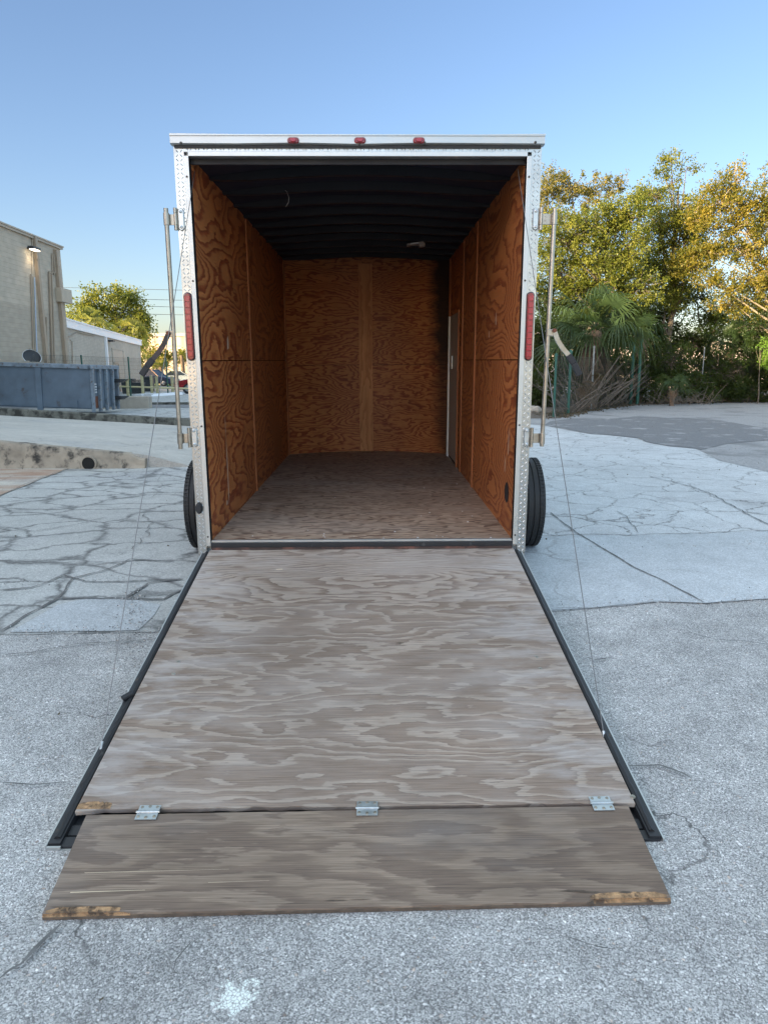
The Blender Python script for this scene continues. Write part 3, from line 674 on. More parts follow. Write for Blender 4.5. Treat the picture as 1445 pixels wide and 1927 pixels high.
# interior ---------------------------------------------------------
def uyz(ox, oz=0): return lambda v: (v[1]+ox, v[2]+oz)
def uxz(ox, oz=0): return lambda v: (v[0]+ox, v[2]+oz)
def uxy(ox, oz=0): return lambda v: (v[0]+ox, v[1]+oz)
SEAM = 1.152
for s in (-1, 1):
    a, c = sorted((s*(HO+.001), s*(HO+.012)))
    y_b = 1.82 if s < 0 else 1.95
    b = MB(); b.box(*sorted((s*(HO+.014), s*(HO+.016))), .05, L0, -.01, 2.33); b.build('seam_blackout', M['dark'], T)  # dark sheet behind the wall panels, filling their seams with black
    segs = [(.051, y_b+.03), (y_b+.034, 2.9 if s > 0 else L0)]
    k_ = 0
    for (y0, y1) in segs:
        for (z0, z1, mt) in ((0, SEAM-.003, M['ply_wall']), (SEAM+.003, H0+.06, M['ply_wall2'])):
            b = MB(); b.box(a, c, y0, y1, z0, z1); k_ += 1
            b.build('wall_panel', mt, T, uv=uyz(k_*7.3+s*3, k_*2.1))
    if s > 0:
        b = MB(); b.box(a, c, 2.904, 3.2, 0, H0+.06); b.build('wall_panel', M['ply_wall2'], T, uv=uyz(33, 5))
        b = MB(); b.box(a, c, 3.2, 4.3, 1.655, H0+.06); b.build('wall_panel', M['ply_wall2'], T, uv=uyz(43, 2))
        b = MB(); b.box(*sorted((HO-.003, HO+.010)), 3.205, 4.05, .03, 1.65); dr = b.build('side_door', M['offwhite'], T)
        b = MB(); b.box(HO-.02, HO+.003, 4.052, 4.10, .0, 1.65); b.build('door_jamb', M['white'], dr)
        b = MB(); b.box(HO-.012, HO+.008, 3.18, 3.203, .0, 1.67); b.build('door_edge_trim', M['ply_batten'], dr, uv=lambda v: (v[2], v[1]))
        b = MB(); b.box(HO-.02, HO-.006, 3.7, 3.76, 1.05, 1.2); b.build('door_latch', M['steel'], dr, bevel=.003)
    bats = [(y_b, .055), (L0-.04, .08)] if s < 0 else [(y_b, .055), (2.87, .055), (4.13, .10)]
    for (yc, wd) in bats:
        b = MB(); b.box(*sorted((s*HO, s*(HO-.011))), yc-wd/2, yc+wd/2, .0, H0)
        b.build('wall_batten', M['ply_batten'], T, uv=lambda v, q=yc*3+s: (v[2]+q, v[1]*1.0+v[0]))
# nose wall: left, right panel and middle cover strip (curved)
def curved(name, x0, x1, z0, z1, mt, off, uo, parent=T, n=14):
    b = MB(); vs = []
    for i in range(n+1):
        x = x0+(x1-x0)*i/n; y = NY(x)-off; vs += [(x, y, z0), (x, y, z1), (x, y+.012, z0), (x, y+.012, z1)]
    fs = []
    for i in range(n):
        q = i*4; fs += [(q, q+4, q+5, q+1), (q+1, q+5, q+7, q+3), (q, q+2, q+6, q+4)]
    fs += [(0, 1, 3, 2), (4*n, 4*n+2, 4*n+3, 4*n+1)]
    b.add(vs, fs); return b.build(name, mt, parent, uv=lambda v: (v[0]+uo, v[2]+uo*.37), smooth=True)
curved('nose_panel', -HO, -.06, 0, SEAM-.06, M['ply_nose_l'], 0, 3.3)
curved('nose_panel', -HO, -.06, SEAM-.055, H0+.125, M['ply_nose_l'], 0, 9.3)
curved('nose_panel', -.06, HO, 0, SEAM-.06, M['ply_nose_r'], 0, 1.3)
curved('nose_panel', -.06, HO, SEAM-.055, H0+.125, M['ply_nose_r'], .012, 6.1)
b = MB(); 
curved('seam_blackout', -HO, HO, -.02, H0+.12, M['dark'], -.02, 0)  # added dark sheet that keeps light out of the nose panel seam
M['ply_strip'] = plywood('cover_strip_plywood', [(0, (.60, .28, .115)), (.6, (.55, .245, .095)), (1, (.42, .16, .06))], 8, .2, .55, .2, 3, 44)
cs = curved('nose_cover_strip', -.105, .065, 0, H0, M['ply_strip'], .014, 12.3)
L = cs.data.uv_layers[0]
for l in cs.data.loops:
    v = cs.data.vertices[l.vertex_index].co; L.data[l.index].uv = (v.z+2, v.x)
# floor
b = MB(); b.box(-HO, HO, .03, 1.92, -.02, 0); b.build('floor_panel', M['ply_floor'], T, uv=uxy(5, 0))
b = MB(); vs = [(-HO, 1.923, 0), (HO, 1.923, 0)]+[(HO*(1-2*i/16), NY(HO*(1-2*i/16))+.01, 0) for i in range(17)]
b.prism(vs, (0, 0, 0), (0, 0, -.02)); b.build('floor_panel', M['ply_floor'], T, uv=uxy(15, 3))
b = MB(); r5 = random.Random(5)
for i in range(26):
    x, y = r5.uniform(-.9, .9), r5.choice((r5.uniform(.06, .3), r5.uniform(.1, 2.6))); w_ = r5.uniform(.002, .006); b.box(x-w_, x+w_, y-w_, y+w_, .0005, .003)
tag(b.build('dust_crumb', M['white'], T), kind='stuff')
b = MB(); b.box(-HO+.002, HO-.002, .012, .034, .001, .006); b.box(-HO+.002, HO-.002, .008, .012, -.012, .006); b.build('threshold_strip', M['alu'], T, bevel=.001)
b = MB(); b.box(-HO+.002, HO-.002, -.012, .007, -.05, -.006); b.box(-HO, HO, .02, .06, -.06, -.021); b.build('threshold_seal', M['rubber'], T, bevel=.003)
b = MB(); b.tube([(-HO+.01, -.022, -.045), (HO-.01, -.022, -.045)], .012, 10); b.box(-HO+.01, HO-.01, -.03, -.012, -.11, -.04)
b.build('ramp_hinge_rail', M['rusty'] if False else simple('worn_hinge_rail', (.05, .03, .025), .7, .3, var=.5, scale=6, dirt=((.16, .07, .05), 5, .5)), T)
# roof lining and bows
b = MB(); n = 16
def rz(x): return H0-.020+.075*(1-(x/(HO+.02))**2)
vs = []
for i in range(n+1):
    x = -HO-.02+(2*HO+.04)*i/n; vs += [(x, .05, rz(x)+.03), (x, 4.75, rz(x)+.03)]
b.add(vs, [(2*i, 2*i+1, 2*i+3, 2*i+2) for i in range(n)]); b.build('roof_liner', M['roofliner'], T, smooth=True)
for j in range(11):
    y = .12+.41*j; b = MB(); vs = []
    for i in range(n+1):
        x = -HO+2*HO*i/n; z = rz(x)+.012-.042*(1-abs(x/HO)**5)
        if j == 0: z = min(z, H0-.012)
        vs += [(x, y-.022, rz(x)+.028), (x, y-.02, z), (x, y+.02, z), (x, y+.022, rz(x)+.028)]
    if y < L0+.2:
        b.add(vs, [(4*i+k, 4*i+k+1, 4*i+4+k+1, 4*i+4+k) for i in range(n) for k in range(3)]); b.build('roof_bow', M['roofbow'], T, smooth=True)
b = MB(); b.box(-HO, HO, .0505, .07, H0-.03, H0+.08); b.build('roof_bow', M['roofbow'], T)
# dome light hanging skew, loose wire, vent hole
q = TP(781, 459, 3.0); b = MB(); Mx = Matrix.Translation(q) @ Matrix.Rotation(R_(-8), 4, 'Y')
b.box(-.085, .085, -.04, .04, -.010, .010, Mx); b.box(.035, .095, -.04, .05, -.038, -.005, Mx)
dl = b.build('dome_light', M['offwhite'], T, bevel=.006)
b = MB(); b.box(-.05, .03, -.055, -.051, -.008, .006, Mx); b.build('light_lens', M['steel'], dl)
b = MB(); b.tube([TP(533, 354, .95), TP(540, 361, .9), TP(544, 372, .88), TP(543, 381, .88), TP(538, 389, .9)], .0018, 5); b.build('loose_wire', M['wire_light'], T)
b = MB(); b.lathe([(.0, 0), (.062, 0)], (HO-.0005, .25, .27), (1, 0, 0), 24)
b.lathe([(.062, -.0), (.066, -.003), (.07, -.002)], (HO-.0005, .25, .27), (1, 0, 0), 24)
b.build('vent_hole', M['rubber'], T)
# paint drips on the walls
b = MB()
for s, y, z, h, w_ in ((-1, .62, .42, .30, .012), (-1, .62, .66, .14, .007), (-1, .85, 1.28, .05, .03), (-1, .55, .15, .02, .02), (1, .9, 1.45, .05, .02), (1, .25, .62, .1, .012), (1, .35, .45, .06, .01), (1, 1.2, 1.35, .03, .02)):
    x = s*(HO-.0006); b.add([(x, y-w_, z-h), (x, y+w_*.6, z-h*.8), (x, y+w_, z), (x, y+w_*.3, z+h), (x, y-w_*.7, z+h*.5)], [(0, 1, 2, 3, 4)])
b.build('paint_drip', simple('dried_paint', (.55, .47, .38), .6), T)

# wheels
def wheel(x0, x1, y, z, R=.352):
    s = 1 if x1 > x0 else -1; w_ = abs(x1-x0); b = MB(); h = w_/2; cx = (x0+x1)/2
    prof = [(R*.58, -h*.80), (R*.74, -h*.98), (R*.88, -h), (R*.955, -h*.93), (R*.985, -h*.80)]
    for gx in (-.55, -.19, .19, .55):
        prof += [(R*.998, h*(gx-.05)), (R*.972, h*(gx-.035)), (R*.972, h*(gx+.035)), (R*.998, h*(gx+.05))]
    prof += [(R*.985, h*.80), (R*.955, h*.93), (R*.88, h), (R*.74, h*.98), (R*.58, h*.80)]
    b.lathe(prof, (cx, y, z), (s, 0, 0), 72)
    for i in range(72):                        # shoulder sipes
        a = 2*math.pi*i/72
        for sg in (-1, 1):
            c = Vector((cx+s*sg*h*.74, y+math.cos(a)*R*.992, z+math.sin(a)*R*.992)); d = Vector((0, -math.sin(a), math.cos(a)))
            b.box(-.018, .018, -.0062, .0062, -.004, .0035, Matrix.Translation(c) @ Matrix((Vector((1, 0, 0)), d, Vector((0, math.cos(a), math.sin(a))))).transposed().to_4x4())
    wo = b.build('wheel', M['tyre'], T, smooth=True)
    b = MB(); b.lathe([(R*.60, -h*.78), (R*.55, -h*.6), (R*.53, 0), (R*.55, h*.6), (R*.60, h*.78), (R*.57, h*.82), (R*.5, h*.5), (R*.35, h*.35), (R*.18, h*.5), (0, h*.5)], (cx, y, z), (s, 0, 0), 32)
    for i in range(5):
        a = 2*math.pi*i/5; b.tube([(cx+s*h*.35, y+math.cos(a)*.057, z+math.sin(a)*.057), (cx+s*h*.55, y+math.cos(a)*.057, z+math.sin(a)*.057)], .009, 6)
    b.lathe([(R*.57, -h*.7), (R*.2, -h*.4), (0, -h*.4)], (cx, y, z), (s, 0, 0), 24)
    b.build('rim', M['whiterim'], wo, smooth=True)
for yc in (1.045, 1.83):
    gz = (TI @ Vector((0, yc, g(yc)))).z
    for s in (-1, 1): wheel(s*1.13+.008, s*1.365+.012, yc, gz+.35)
b = MB()
for yc in (1.045, 1.83):
    b.box(-1.12, 1.12, yc-.03, yc+.03, -.10, -.045)
for s in (-1, 1): b.box(s*.75-.03, s*.75+.03, .1, 4.6, -.2, -.1)
b.build('chassis', M['blacksteel'], T)
for s in (-1, 1):
    b = MB(); n = 14; zc = (TI @ Vector((0, 1.4, 0))).z+.40; vs = []
    for i in range(n+1):
        a = math.pi*i/n; yy = 1.44-math.cos(a)*.80; zz = zc-.06+min(math.sin(a)*.9, .38)-.0; vs += [(s*(HW-.012), yy, zz), (s*1.09, yy, zz)]
    b.add(vs, [(2*i, 2*i+1, 2*i+3, 2*i+2) for i in range(n)]); b.build('wheel_arch', M['blacksteel'], T)

# ramp door ---------------------------------------------------------
TL, TR, BL, BR = [TI @ v for v in (TM @ Vector((-.984, -.036, -.046)), TM @ Vector((.984, -.036, -.046)), G(143.5, 1524, .050), G(1194.5, 1512, .050))]
RN = (TR-TL).cross(TL-BL).normalized()
if RN.z < 0: RN = -RN
def RP(u, v, w_=0): return (TL*(1-u)*(1-v)+TR*u*(1-v)+BL*(1-u)*v+BR*u*v)+RN*w_     # u,v in 0..1
RL = ((BL-TL).length+(BR-TR).length)/2
def rslab(b, u0, u1, v0, v1, w0, w1, nv=1):
    vs = [RP(u, v, w_) for v in (v0, v1) for u, w_ in ((u0, w0), (u1, w0), (u1, w1), (u0, w1))]
    b.add(vs, [(0, 1, 2, 3), (4, 7, 6, 5), (0, 4, 5, 1), (1, 5, 6, 2), (2, 6, 7, 3), (3, 7, 4, 0)])
seamv = .5
lo = (TI @ G(720, 1188, .05)); seamv = (TL.y-lo.y)/(TL.y-BL.y)
ruv = lambda v: (v[0], v[1])
rd_b = MB(); rslab(rd_b, 0, 1, .001, seamv-.0006, -.018, 0)
rd = rd_b.build('ramp_door', M['ply_ramp'], T, uv=ruv)
b = MB(); vs = []                               # lower sheet with a nibbled bottom edge
nu = 60
for i in range(nu+1):
    u = i/nu; cut = 1.0-.006*abs(mnoise.noise(Vector((u*14, 0, 3))))
    if .16 < u < .40: cut -= .008*abs(mnoise.noise(Vector((u*60, 2, 3))))
    if u < .05: cut += .004
    vs += [RP(u, seamv+.0006, 0), RP(u, cut, 0), RP(u, cut, -.018), RP(u, seamv+.0006, -.018)]
b.add(vs, [(4*i+k, 4*i+4+k, 4*i+4+(k+1) % 4, 4*i+(k+1) % 4) for i in range(nu) for k in range(4)]+[(0, 1, 2, 3), (4*nu, 4*nu+3, 4*nu+2, 4*nu+1)])
b.build('ramp_plywood', M['ply_ramp_low'], rd, uv=ruv)
# black frame and seal round the ramp, silver skin edge
b = MB(); VE = (TL.y-(TI @ G(97, 1589, .03)).y)/(TL.y-BL.y)
for (u0, u1, e0, e1) in ((-.022, -.001, -.010, 0), (1.001, 1.022, 1, 1.010)):
    rslab(b, u0, u1, .01, VE-.006, -.045, -.012)
rslab(b, -.02, 1.02, VE-.022, VE-.004, -.045, -.022); rslab(b, -.001, 1.001, .96, .985, -.045, -.0185)
rslab(b, -.0, .06, 1.02, 1.04, -.045, -.028); rslab(b, .94, 1.0, 1.02, 1.04, -.045, -.028)
b.build('ramp_frame', M['blacksteel'], rd)
b = MB(); rslab(b, -.02, 1.02, .01, VE-.003, -.052, -.046); b.build('ramp_underside', M['blacksteel'], rd)
r8 = random.Random(8)
for (c0, sg) in ((-.004, -1), (1.004, 1)):      # ragged rubber seal
    b = MB(); n = 90; vs = []
    for i in range(n+1):
        v = .005+(VE-.02)*i/n; wd = .010+.005*mnoise.noise(Vector((v*9, sg, 0)))+.004*mnoise.noise(Vector((v*55, sg, 0)))
        if v > .78: wd += .004*(r8.random()-.3)
        h = -.002+.004*mnoise.noise(Vector((v*20, sg, 4)))
        vs += [RP(c0, v, -.02), RP(c0, v, h-.004), RP(c0+sg*wd*.5, v, h), RP(c0+sg*wd, v, h-.008), RP(c0+sg*wd, v, -.02)]
    b.add(vs, [(5*i+k, 5*i+5+k, 5*i+6+k, 5*i+k+1) for i in range(n) for k in range(4)]+[(0, 1, 2, 3, 4), tuple(5*n+k for k in (4, 3, 2, 1, 0))]); b.build('ramp_seal', M['rubber'], rd)
    b = MB(); a, c = (c0+sg*.0195, c0+sg*.0225)
    rslab(b, min(a, c), max(a, c), .01, .42, -.05, -.014); rslab(b, min(a, c), max(a, c), .42, VE-.003, -.05, -.018)
    if sg < 0: rslab(b, .001, .075, VE-.003, VE, -.05, -.030); rslab(b, -.0225, .001, VE-.003, VE, -.05, -.018)
    b.build('ramp_edge_skin', M['alu'], rd)
# rubber lump, cable anchors
b = MB(); b.bar(RP(-.026, .705, -.004), RP(-.006, .690, .006), .03, .016); b.build('seal_knot', M['rubber'], rd, bevel=.004)
b = MB()                                        # screws and washers on the ramp
for px, py in ((336, 1245), (327, 1268), (1009, 1236), (1016, 1258), (1190, 1499), (495, 1112), (400, 1041), (958, 1041)):
    q = TI @ G(px, py, .0); # intersect ramp plane
    o = TI @ CAM; d = TI.to_3x3() @ ray(px, py); t = (TL-o).dot(RN)/d.dot(RN); q = o+d*t
    r_ = .010 if py in (1245, 1268, 1236, 1258, 1499) else .005
    b.lathe([(r_, 0), (r_*.9, .0015), (r_*.5, .001), (r_*.45, .0035), (0, .003)], q, RN, 14)
b.build('ramp_screw', M['galv'], rd)
# flap
o = TI @ CAM
fTL, fTR = RP(.0128, 1.008, .002), RP(.988, 1.006, .002)
q1, q2 = TI @ G(163, 1534, .05), TI @ G(1181, 1516, .05)
fTL = Vector((q1.x, q1.y, fTL.z)); fTR = Vector((q2.x, q2.y, fTR.z))
fBL, fBR = TI @ G(79, 1723, .021), TI @ G(1263, 1693, .021)
FNn = (fTR-fTL).cross(fTL-fBL).normalized(); FNn = FNn if FNn.z > 0 else -FNn
def FP(u, v, w_=0): return (fTL*(1-u)*(1-v)+fTR*u*(1-v)+fBL*(1-u)*v+fBR*u*v)+FNn*w_
b = MB(); vs = []; nu = 80
for i in range(nu+1):
    u = i/nu; c0 = .004*abs(mnoise.noise(Vector((u*40, 5, 1)))); c1 = 1-.010*abs(mnoise.noise(Vector((u*9, 7, 1))))
    if u < .13: c1 -= .012+.02*max(0, 1-u/.13)*abs(mnoise.noise(Vector((u*60, 1, 1))))
    if u > .87: c1 -= .016+.03*abs(mnoise.noise(Vector((u*70, 1, 1))))
    vs += [FP(u, c0, 0), FP(u, c1, 0), FP(u, c1+.001, -.006), FP(u, 1.0, -.008), FP(u, 1.0, -.019), FP(u, c0, -.019)]
b.add(vs, [(6*i+k, 6*i+6+k, 6*i+6+(k+1) % 6, 6*i+(k+1) % 6) for i in range(nu) for k in range(6)]+[tuple(range(6)), tuple(6*nu+k for k in range(5, -1, -1))])
flap = b.build('ramp_flap', [M['ply_flap'], M['plyedge'], M['rawwood']], rd, uv=lambda v: (v[0]+9, v[1]+4))
for i, f in enumerate(flap.data.polygons):
    k = i % 6
    if i < nu*6 and k in (2, 3): f.material_index = 1
    if i < nu*6 and k in (1, 2) and (i//6 < nu*.13 or i//6 > nu*.87): f.material_index = 2
b = MB()                                        # bare splintered corners (thin ragged scabs let into the face)
def scab(u0, u1, v0, v1, sd, face=FP, w_=.0012):
    n = 16; top_ = []; bt = []
    for i in range(n+1):
        u = u0+(u1-u0)*i/n; nz = mnoise.noise(Vector((u*120, sd, 0))); e = min(1, 4*min(i/n+.08, 1.08-i/n))
        top_.append(face(u, v0+(v1-v0)*(.45*abs(nz)+.5*(1-e)), w_)); bt.append(face(u, v1, w_))
    m = n+1; b.add(top_+bt, [(i, i+1, m+i+1, m+i) for i in range(n)])
scab(.004, .12, .93, .982, 1); scab(.87, .995, .92, .978, 2); scab(-.0, .06, .982, .999, 4, RP)
b.build('bare_wood', M['rawwood'], rd)
b = MB()
for (u, v, du, dv) in ((.035, .93, .03, .008), (.10, .935, .02, .006), (.46, .935, .022, .006), (.50, .932, .02, .004), (.845, .90, .022, .010), (.87, .915, .02, .007), (.93, .925, .012, .012)):
    b.add([FP(u-du, v, .0018), FP(u-du*.3, v-dv, .0018), FP(u+du*.6, v-dv*.6, .0018), FP(u+du, v+dv*.2, .0018), FP(u+du*.2, v+dv, .0018), FP(u-du*.6, v+dv*.5, .0018)], [(0, 1, 2, 3, 4, 5)])
for (u, v, du, dv) in ((.60, .51, .012, .004),): 
    b.add([RP(u-du, v, .0008), RP(u, v-dv, .0008), RP(u+du, v, .0008), RP(u, v+dv, .0008)], [(0, 1, 2, 3)])
b.build('gouge', M['plyedge'], rd)
b = MB()
for (u, v, w2, l_) in ((.16, .62, .0016, .24), (.09, .80, .003, .12), (.3, .74, .0012, .1)):
    b.add([FP(u-l_/2, v, .0009), FP(u+l_/2, v-.004, .0009), FP(u+l_/2, v-.004+w2, .0009), FP(u-l_/2, v+w2*2.5, .0009)], [(0, 1, 2, 3)])
b.add([RP(.235, .128, .0008), RP(.255, .127, .0008), RP(.256, .131, .0008), RP(.236, .132, .0008)], [(0, 1, 2, 3)])
b.build('pale_scratch', simple('fresh_wood_scratch', (.66, .55, .40), .8), rd)
# three butt hinges between ramp and flap
for u, px, py in ((.12, 279, 1529), (.52, 691, 1521.5), (.94, 1131.5, 1512)):
    d = TI.to_3x3() @ ray(px, py); c0 = (fTL+fTR)/2; t = (c0+FNn*.004-o).dot(FNn)/d.dot(FNn); C = o+d*t
    X = (fTR-fTL).normalized(); Yv = FNn.cross(X).normalized(); skew = Matrix.Rotation(R_(rnd.uniform(-1.5, 1.5)), 4, FNn)
    Mh = Matrix.Translation(C) @ skew @ Matrix((X, Yv, FNn)).transposed().to_4x4()
    b = MB(); hw = .0375; dp = .034
    b.box(-hw, hw, .004, dp, -.001, .0015, Mh); b.box(-hw, hw, -dp, -.004, -.001, .0015, Mh)
    for i in range(5): b.tube([Mh @ Vector((-hw+2*hw*i/5+.0006, 0, .003)), Mh @ Vector((-hw+2*hw*(i+1)/5-.0006, 0, .003))], .0055, 10)
    b.tube([Mh @ Vector((-hw-.004, 0, .003)), Mh @ Vector((hw+.004, 0, .003))], .004, 8)
    h_ = b.build('butt_hinge', M['steel'], rd, smooth=True)
    b = MB()
    for x, yy in ((-.027, .025), (0, .028), (.027, .025), (-.028, -.020), (0, -.024), (.028, -.020)):
        b.lathe([(.0062, 0), (.0052, .002), (.0022, .0022), (.0015, .0005), (0, .0005)], Mh @ Vector((x, yy, .0015)), (Mh.to_3x3() @ Vector((0, 0, 1))), 12)
    for v_ in (): pass
    # sub-parts go no deeper: screws belong to the ramp too
    b.build('hinge_screw', M['screw'] if False else M['galv'], rd, smooth=True)
# cables from the opening's top corners down to the ramp
for s, a, c in ((-1, TP(367, 322, .12), (190, 1412)), (1, TP(974, 318, .12), (1137, 1392))):
    e = RP(-.018 if s < 0 else 1.016, .80, .012); e = TI @ G(c[0], c[1], .07)
    b = MB(); pts = [a.lerp(e, i/10)+Vector((0, 0, -.010*math.sin(math.pi*i/10))) for i in range(11)]; b.tube(pts, .0022, 6); cb = b.build('lift_cable', M['wire'], T)
    b = MB(); d = (pts[-2]-pts[-1]).normalized(); b.tube([pts[-1], pts[-1]+d*.035], .0065, 8); b.build('cable_ferrule', M['alu'], cb)
    b = MB(); b.tube([pts[-1], pts[-1]-Vector((0, .04, .03))], .004, 6); b.build('cable_eye', M['steel'], cb)
#@@PART2
# ================================================================== surroundings
def wall_mat(name, col, rowh=.2, bw=.4, lw=.012, seed=0, split=None, painted=.5):
    m, nt, p = new_mat(name); k = N(nt); v = k.obj(); s = k.sep(v)
    hz = k.math('ADD', s[2], k.math('MULTIPLY', k.noise(v, .8, 2), .01))
    row = k.math('DIVIDE', hz, rowh); fr = k.math('FRACT', row); ln = k.maprange(k.math('ABSOLUTE', k.math('SUBTRACT', fr, .5)), .5-lw/rowh, .5, 0, 1)
    al = k.math('ADD', s[1], k.math('MULTIPLY', k.math('MODULO', k.math('FLOOR', row), 2), bw/2)); fv = k.math('FRACT', k.math('DIVIDE', al, bw))
    ln2 = k.math('MULTIPLY', k.maprange(k.math('ABSOLUTE', k.math('SUBTRACT', fv, .5)), .5-lw/bw*.8, .5, 0, 1), .3)
    l_ = k.math('MAXIMUM', ln, ln2)
    big = k.noise(v, .35, 5, .6); mid = k.noise(k.mapping(v, scale=(1, 1, .25)), 2.5, 5, .65)
    c = k.mix(k.maprange(big, .3, .7), tuple(x*.9 for x in col), tuple(x*1.08 for x in col))
    c = k.mix(k.math('MULTIPLY', k.maprange(mid, .5, .75), .25), c, tuple(x*.7 for x in col))
    if split: c = k.mix(k.maprange(k.math('ADD', s[2], k.math('MULTIPLY', big, .3)), split+.1, split+.2), tuple(x*.86 for x in col), c)
    bc = k.mix(1.0, c, k.ramp(k.noise(k.mapping(v, scale=(1, 2.5, 5)), 1.0, 0), [(.3, .93), (.7, 1.05)]), 'MULTIPLY')
    c = k.mix(k.math('MULTIPLY', l_, painted), bc, tuple(x*.42 for x in col))
    k.put(p.inputs['Base Color'], c); p.inputs['Roughness'].default_value = .85
    k.put(p.inputs['Normal'], k.bump(k.math('SUBTRACT', k.math('MULTIPLY', k.noise(v, 30, 3), .2), l_), .5, .01)); return m
M['wallA'] = wall_mat('painted_block', (.46, .40, .32), .2, .4, .012, split=4.2, painted=.3)
M['wallB'] = wall_mat('painted_brick', (.47, .42, .35), .085, .22, .012, painted=.55)
M['tanpipe'] = simple('painted_downpipe', (.34, .27, .20), .6, var=.1, scale=2)
M['tanpipe_light'] = simple('painted_conduit', (.42, .36, .28), .6, var=.1, scale=2)
M['bluepipe'] = simple('grey_conduit', (.38, .44, .52), .5, .3)
M['fascia'] = simple('white_fascia', (.80, .82, .85), .5, var=.04, scale=1)
M['coping'] = simple('roof_coping', (.40, .34, .27), .6, var=.1, scale=2)
def corr():
    m, nt, p = new_mat('corrugated_siding'); k = N(nt); v = k.obj(); s = k.sep(v)
    wv = k.math('SINE', k.math('MULTIPLY', s[0], 2*math.pi/1.5)); f = k.maprange(wv, -.2, .5)
    c = k.mix(f, (.36, .26, .19), (.52, .40, .30)); c = k.mix(k.math('MULTIPLY', k.noise(v, .3, 4), .3), c, (.45, .36, .30))
    k.put(p.inputs['Base Color'], c); p.inputs['Roughness'].default_value = .7; k.put(p.inputs['Normal'], k.bump(wv, .5, .1)); return m
M['corr'] = corr()
M['blue'] = simple('blue_painted_steel', (.105, .14, .18), .55, .1, var=.22, scale=1.6, bump=.2, bscale=5, dirt=((.075, .06, .055), 2.6, .60))
M['bluelight'] = simple('faded_blue_steel', (.17, .21, .25), .6, .1, var=.3, scale=6, dirt=((.09, .06, .05), 9, .55))
M['green'] = simple('green_post_paint', (.012, .085, .062), .5, var=.2, scale=5)
M['greypost'] = simple('galvanised_post', (.22, .24, .24), .5, .5, var=.3, scale=9)
M['yellow'] = simple('faded_yellow_paint', (.52, .47, .26), .6, var=.15, scale=6, dirt=((.25, .2, .12), 10, .6))
M['bin'] = simple('bin_plastic', (.02, .025, .03), .5)
M['fencewire'] = simple('fence_wire', (.03, .045, .042), .5, .3)

XA = -15.0
YA1 = AX(113, 463, XA).y; HA = AX(113, 463, XA).z
A = empty('block_building', (XA, 0, 0), label='tall beige block building with roof coping, downpipes and a lit wall lamp, far left', cat='building')
def AP(px, py, off=0): p = AX(px, py, XA+off); return Vector((p.x-XA, p.y, p.z))
b = MB(); b.box(-22, 0, -32, YA1, -.1, HA-.14); wa = b.build('wall', M['wallA'], A)
b = MB(); b.box(-22.1, .10, -32.1, YA1+.10, HA-.16, HA-.06); b.box(-22.14, .14, -32.1, YA1+.14, HA-.06, HA); b.build('roof_coping', M['coping'], A)
def vpipe(px0, py0, py1, wid, dep, mat, name, px1=None):
    t = AP(px0, py0, dep); lo_ = AX(px1 or px0, py1, XA+dep).z; b = MB()
    b.box(.0, dep, t.y-wid/2, t.y+wid/2, max(0, lo_), t.z)
    for z in np.arange(max(.6, lo_+.5), t.z, 2.2): b.box(0, dep+.012, t.y-wid/2-.02, t.y+wid/2+.02, z, z+.05)
    return b.build(name, mat, A)
def hcon(pts, r, mat, name='conduit'):
    b = MB(); b.tube([AP(x, y, r+.02) for x, y in pts], r, 8); return b.build(name, mat, A, smooth=True)
t = AP(69, 447, 0)
vpipe(69, 446, 700, .20, .16, M['tanpipe'], 'downpipe'); vpipe(108.5, 470, 700, .20, .16, M['tanpipe'], 'downpipe')
b = MB(); q0 = AP(104, 541); q1 = AP(117, 570); b.box(0, .30, q0.y, YA1+.2, q1.z, q0.z); b.build('utility_box', M['tanpipe_light'], A, bevel=.01)
hcon([(61.5, 440), (61.5, 515)], .02, M['tanpipe_light']); hcon([(59, 516), (62, 600), (65, 700)], .03, M['tanpipe'])
hcon([(65.5, 522), (68, 600), (71.5, 700)], .03, M['bluepipe']); hcon([(62.5, 520), (65, 600), (69, 700)], .02, M['tanpipe_light'])
hcon([(94, 511), (97, 600), (100, 700)], .05, M['tanpipe']); hcon([(98, 513), (101, 600), (104, 700)], .04, M['tanpipe'])
hcon([(99.5, 477), (100, 514), (102, 516), (104.5, 512), (102, 478)], .035, M['tanpipe']); hcon([(88, 597), (88.5, 640), (91, 700)], .04, M['tanpipe'])
b = MB(); b.box(0, .012, *sorted((AP(40, 569).y, AP(47, 569).y)), AP(43, 572).z, AP(43, 568.5).z); 
# wall lamp, lit
lp = AP(66, 469, .3); wl = empty('wall_lamp', (XA, lp.y, lp.z), label='small lit black wall lamp high on the beige block building', cat='lamp')
b = MB(); b.box(.16, .42, -.36, .34, -.02, .09); b.box(.0, .18, -.10, .10, -.0, .07); b.build('lamp_housing', M['blacksteel'], wl, bevel=.02)
m, nt_, p_ = new_mat('lit_lamp_glass'); p_.inputs['Emission Color'].default_value = (1, .86, .62, 1); p_.inputs['Emission Strength'].default_value = 2.5; M['lit'] = m
b = MB(); b.box(.20, .40, -.28, .27, -.05, -.018); b.build('lamp_glass', M['lit'], wl)
ld = bpy.data.lights.new('lamp_light', 'SPOT'); ld.energy = 5; ld.color = (1, .78, .48); ld.spot_size = R_(120); ld.spot_blend = .8; ld.shadow_soft_size = .15
lo_ = bpy.data.objects.new('lamp_light', ld); COL.objects.link(lo_); lo_.parent = wl; lo_.location = (.30, 0, -.12); lo_.rotation_euler = (0, R_(12), 0)
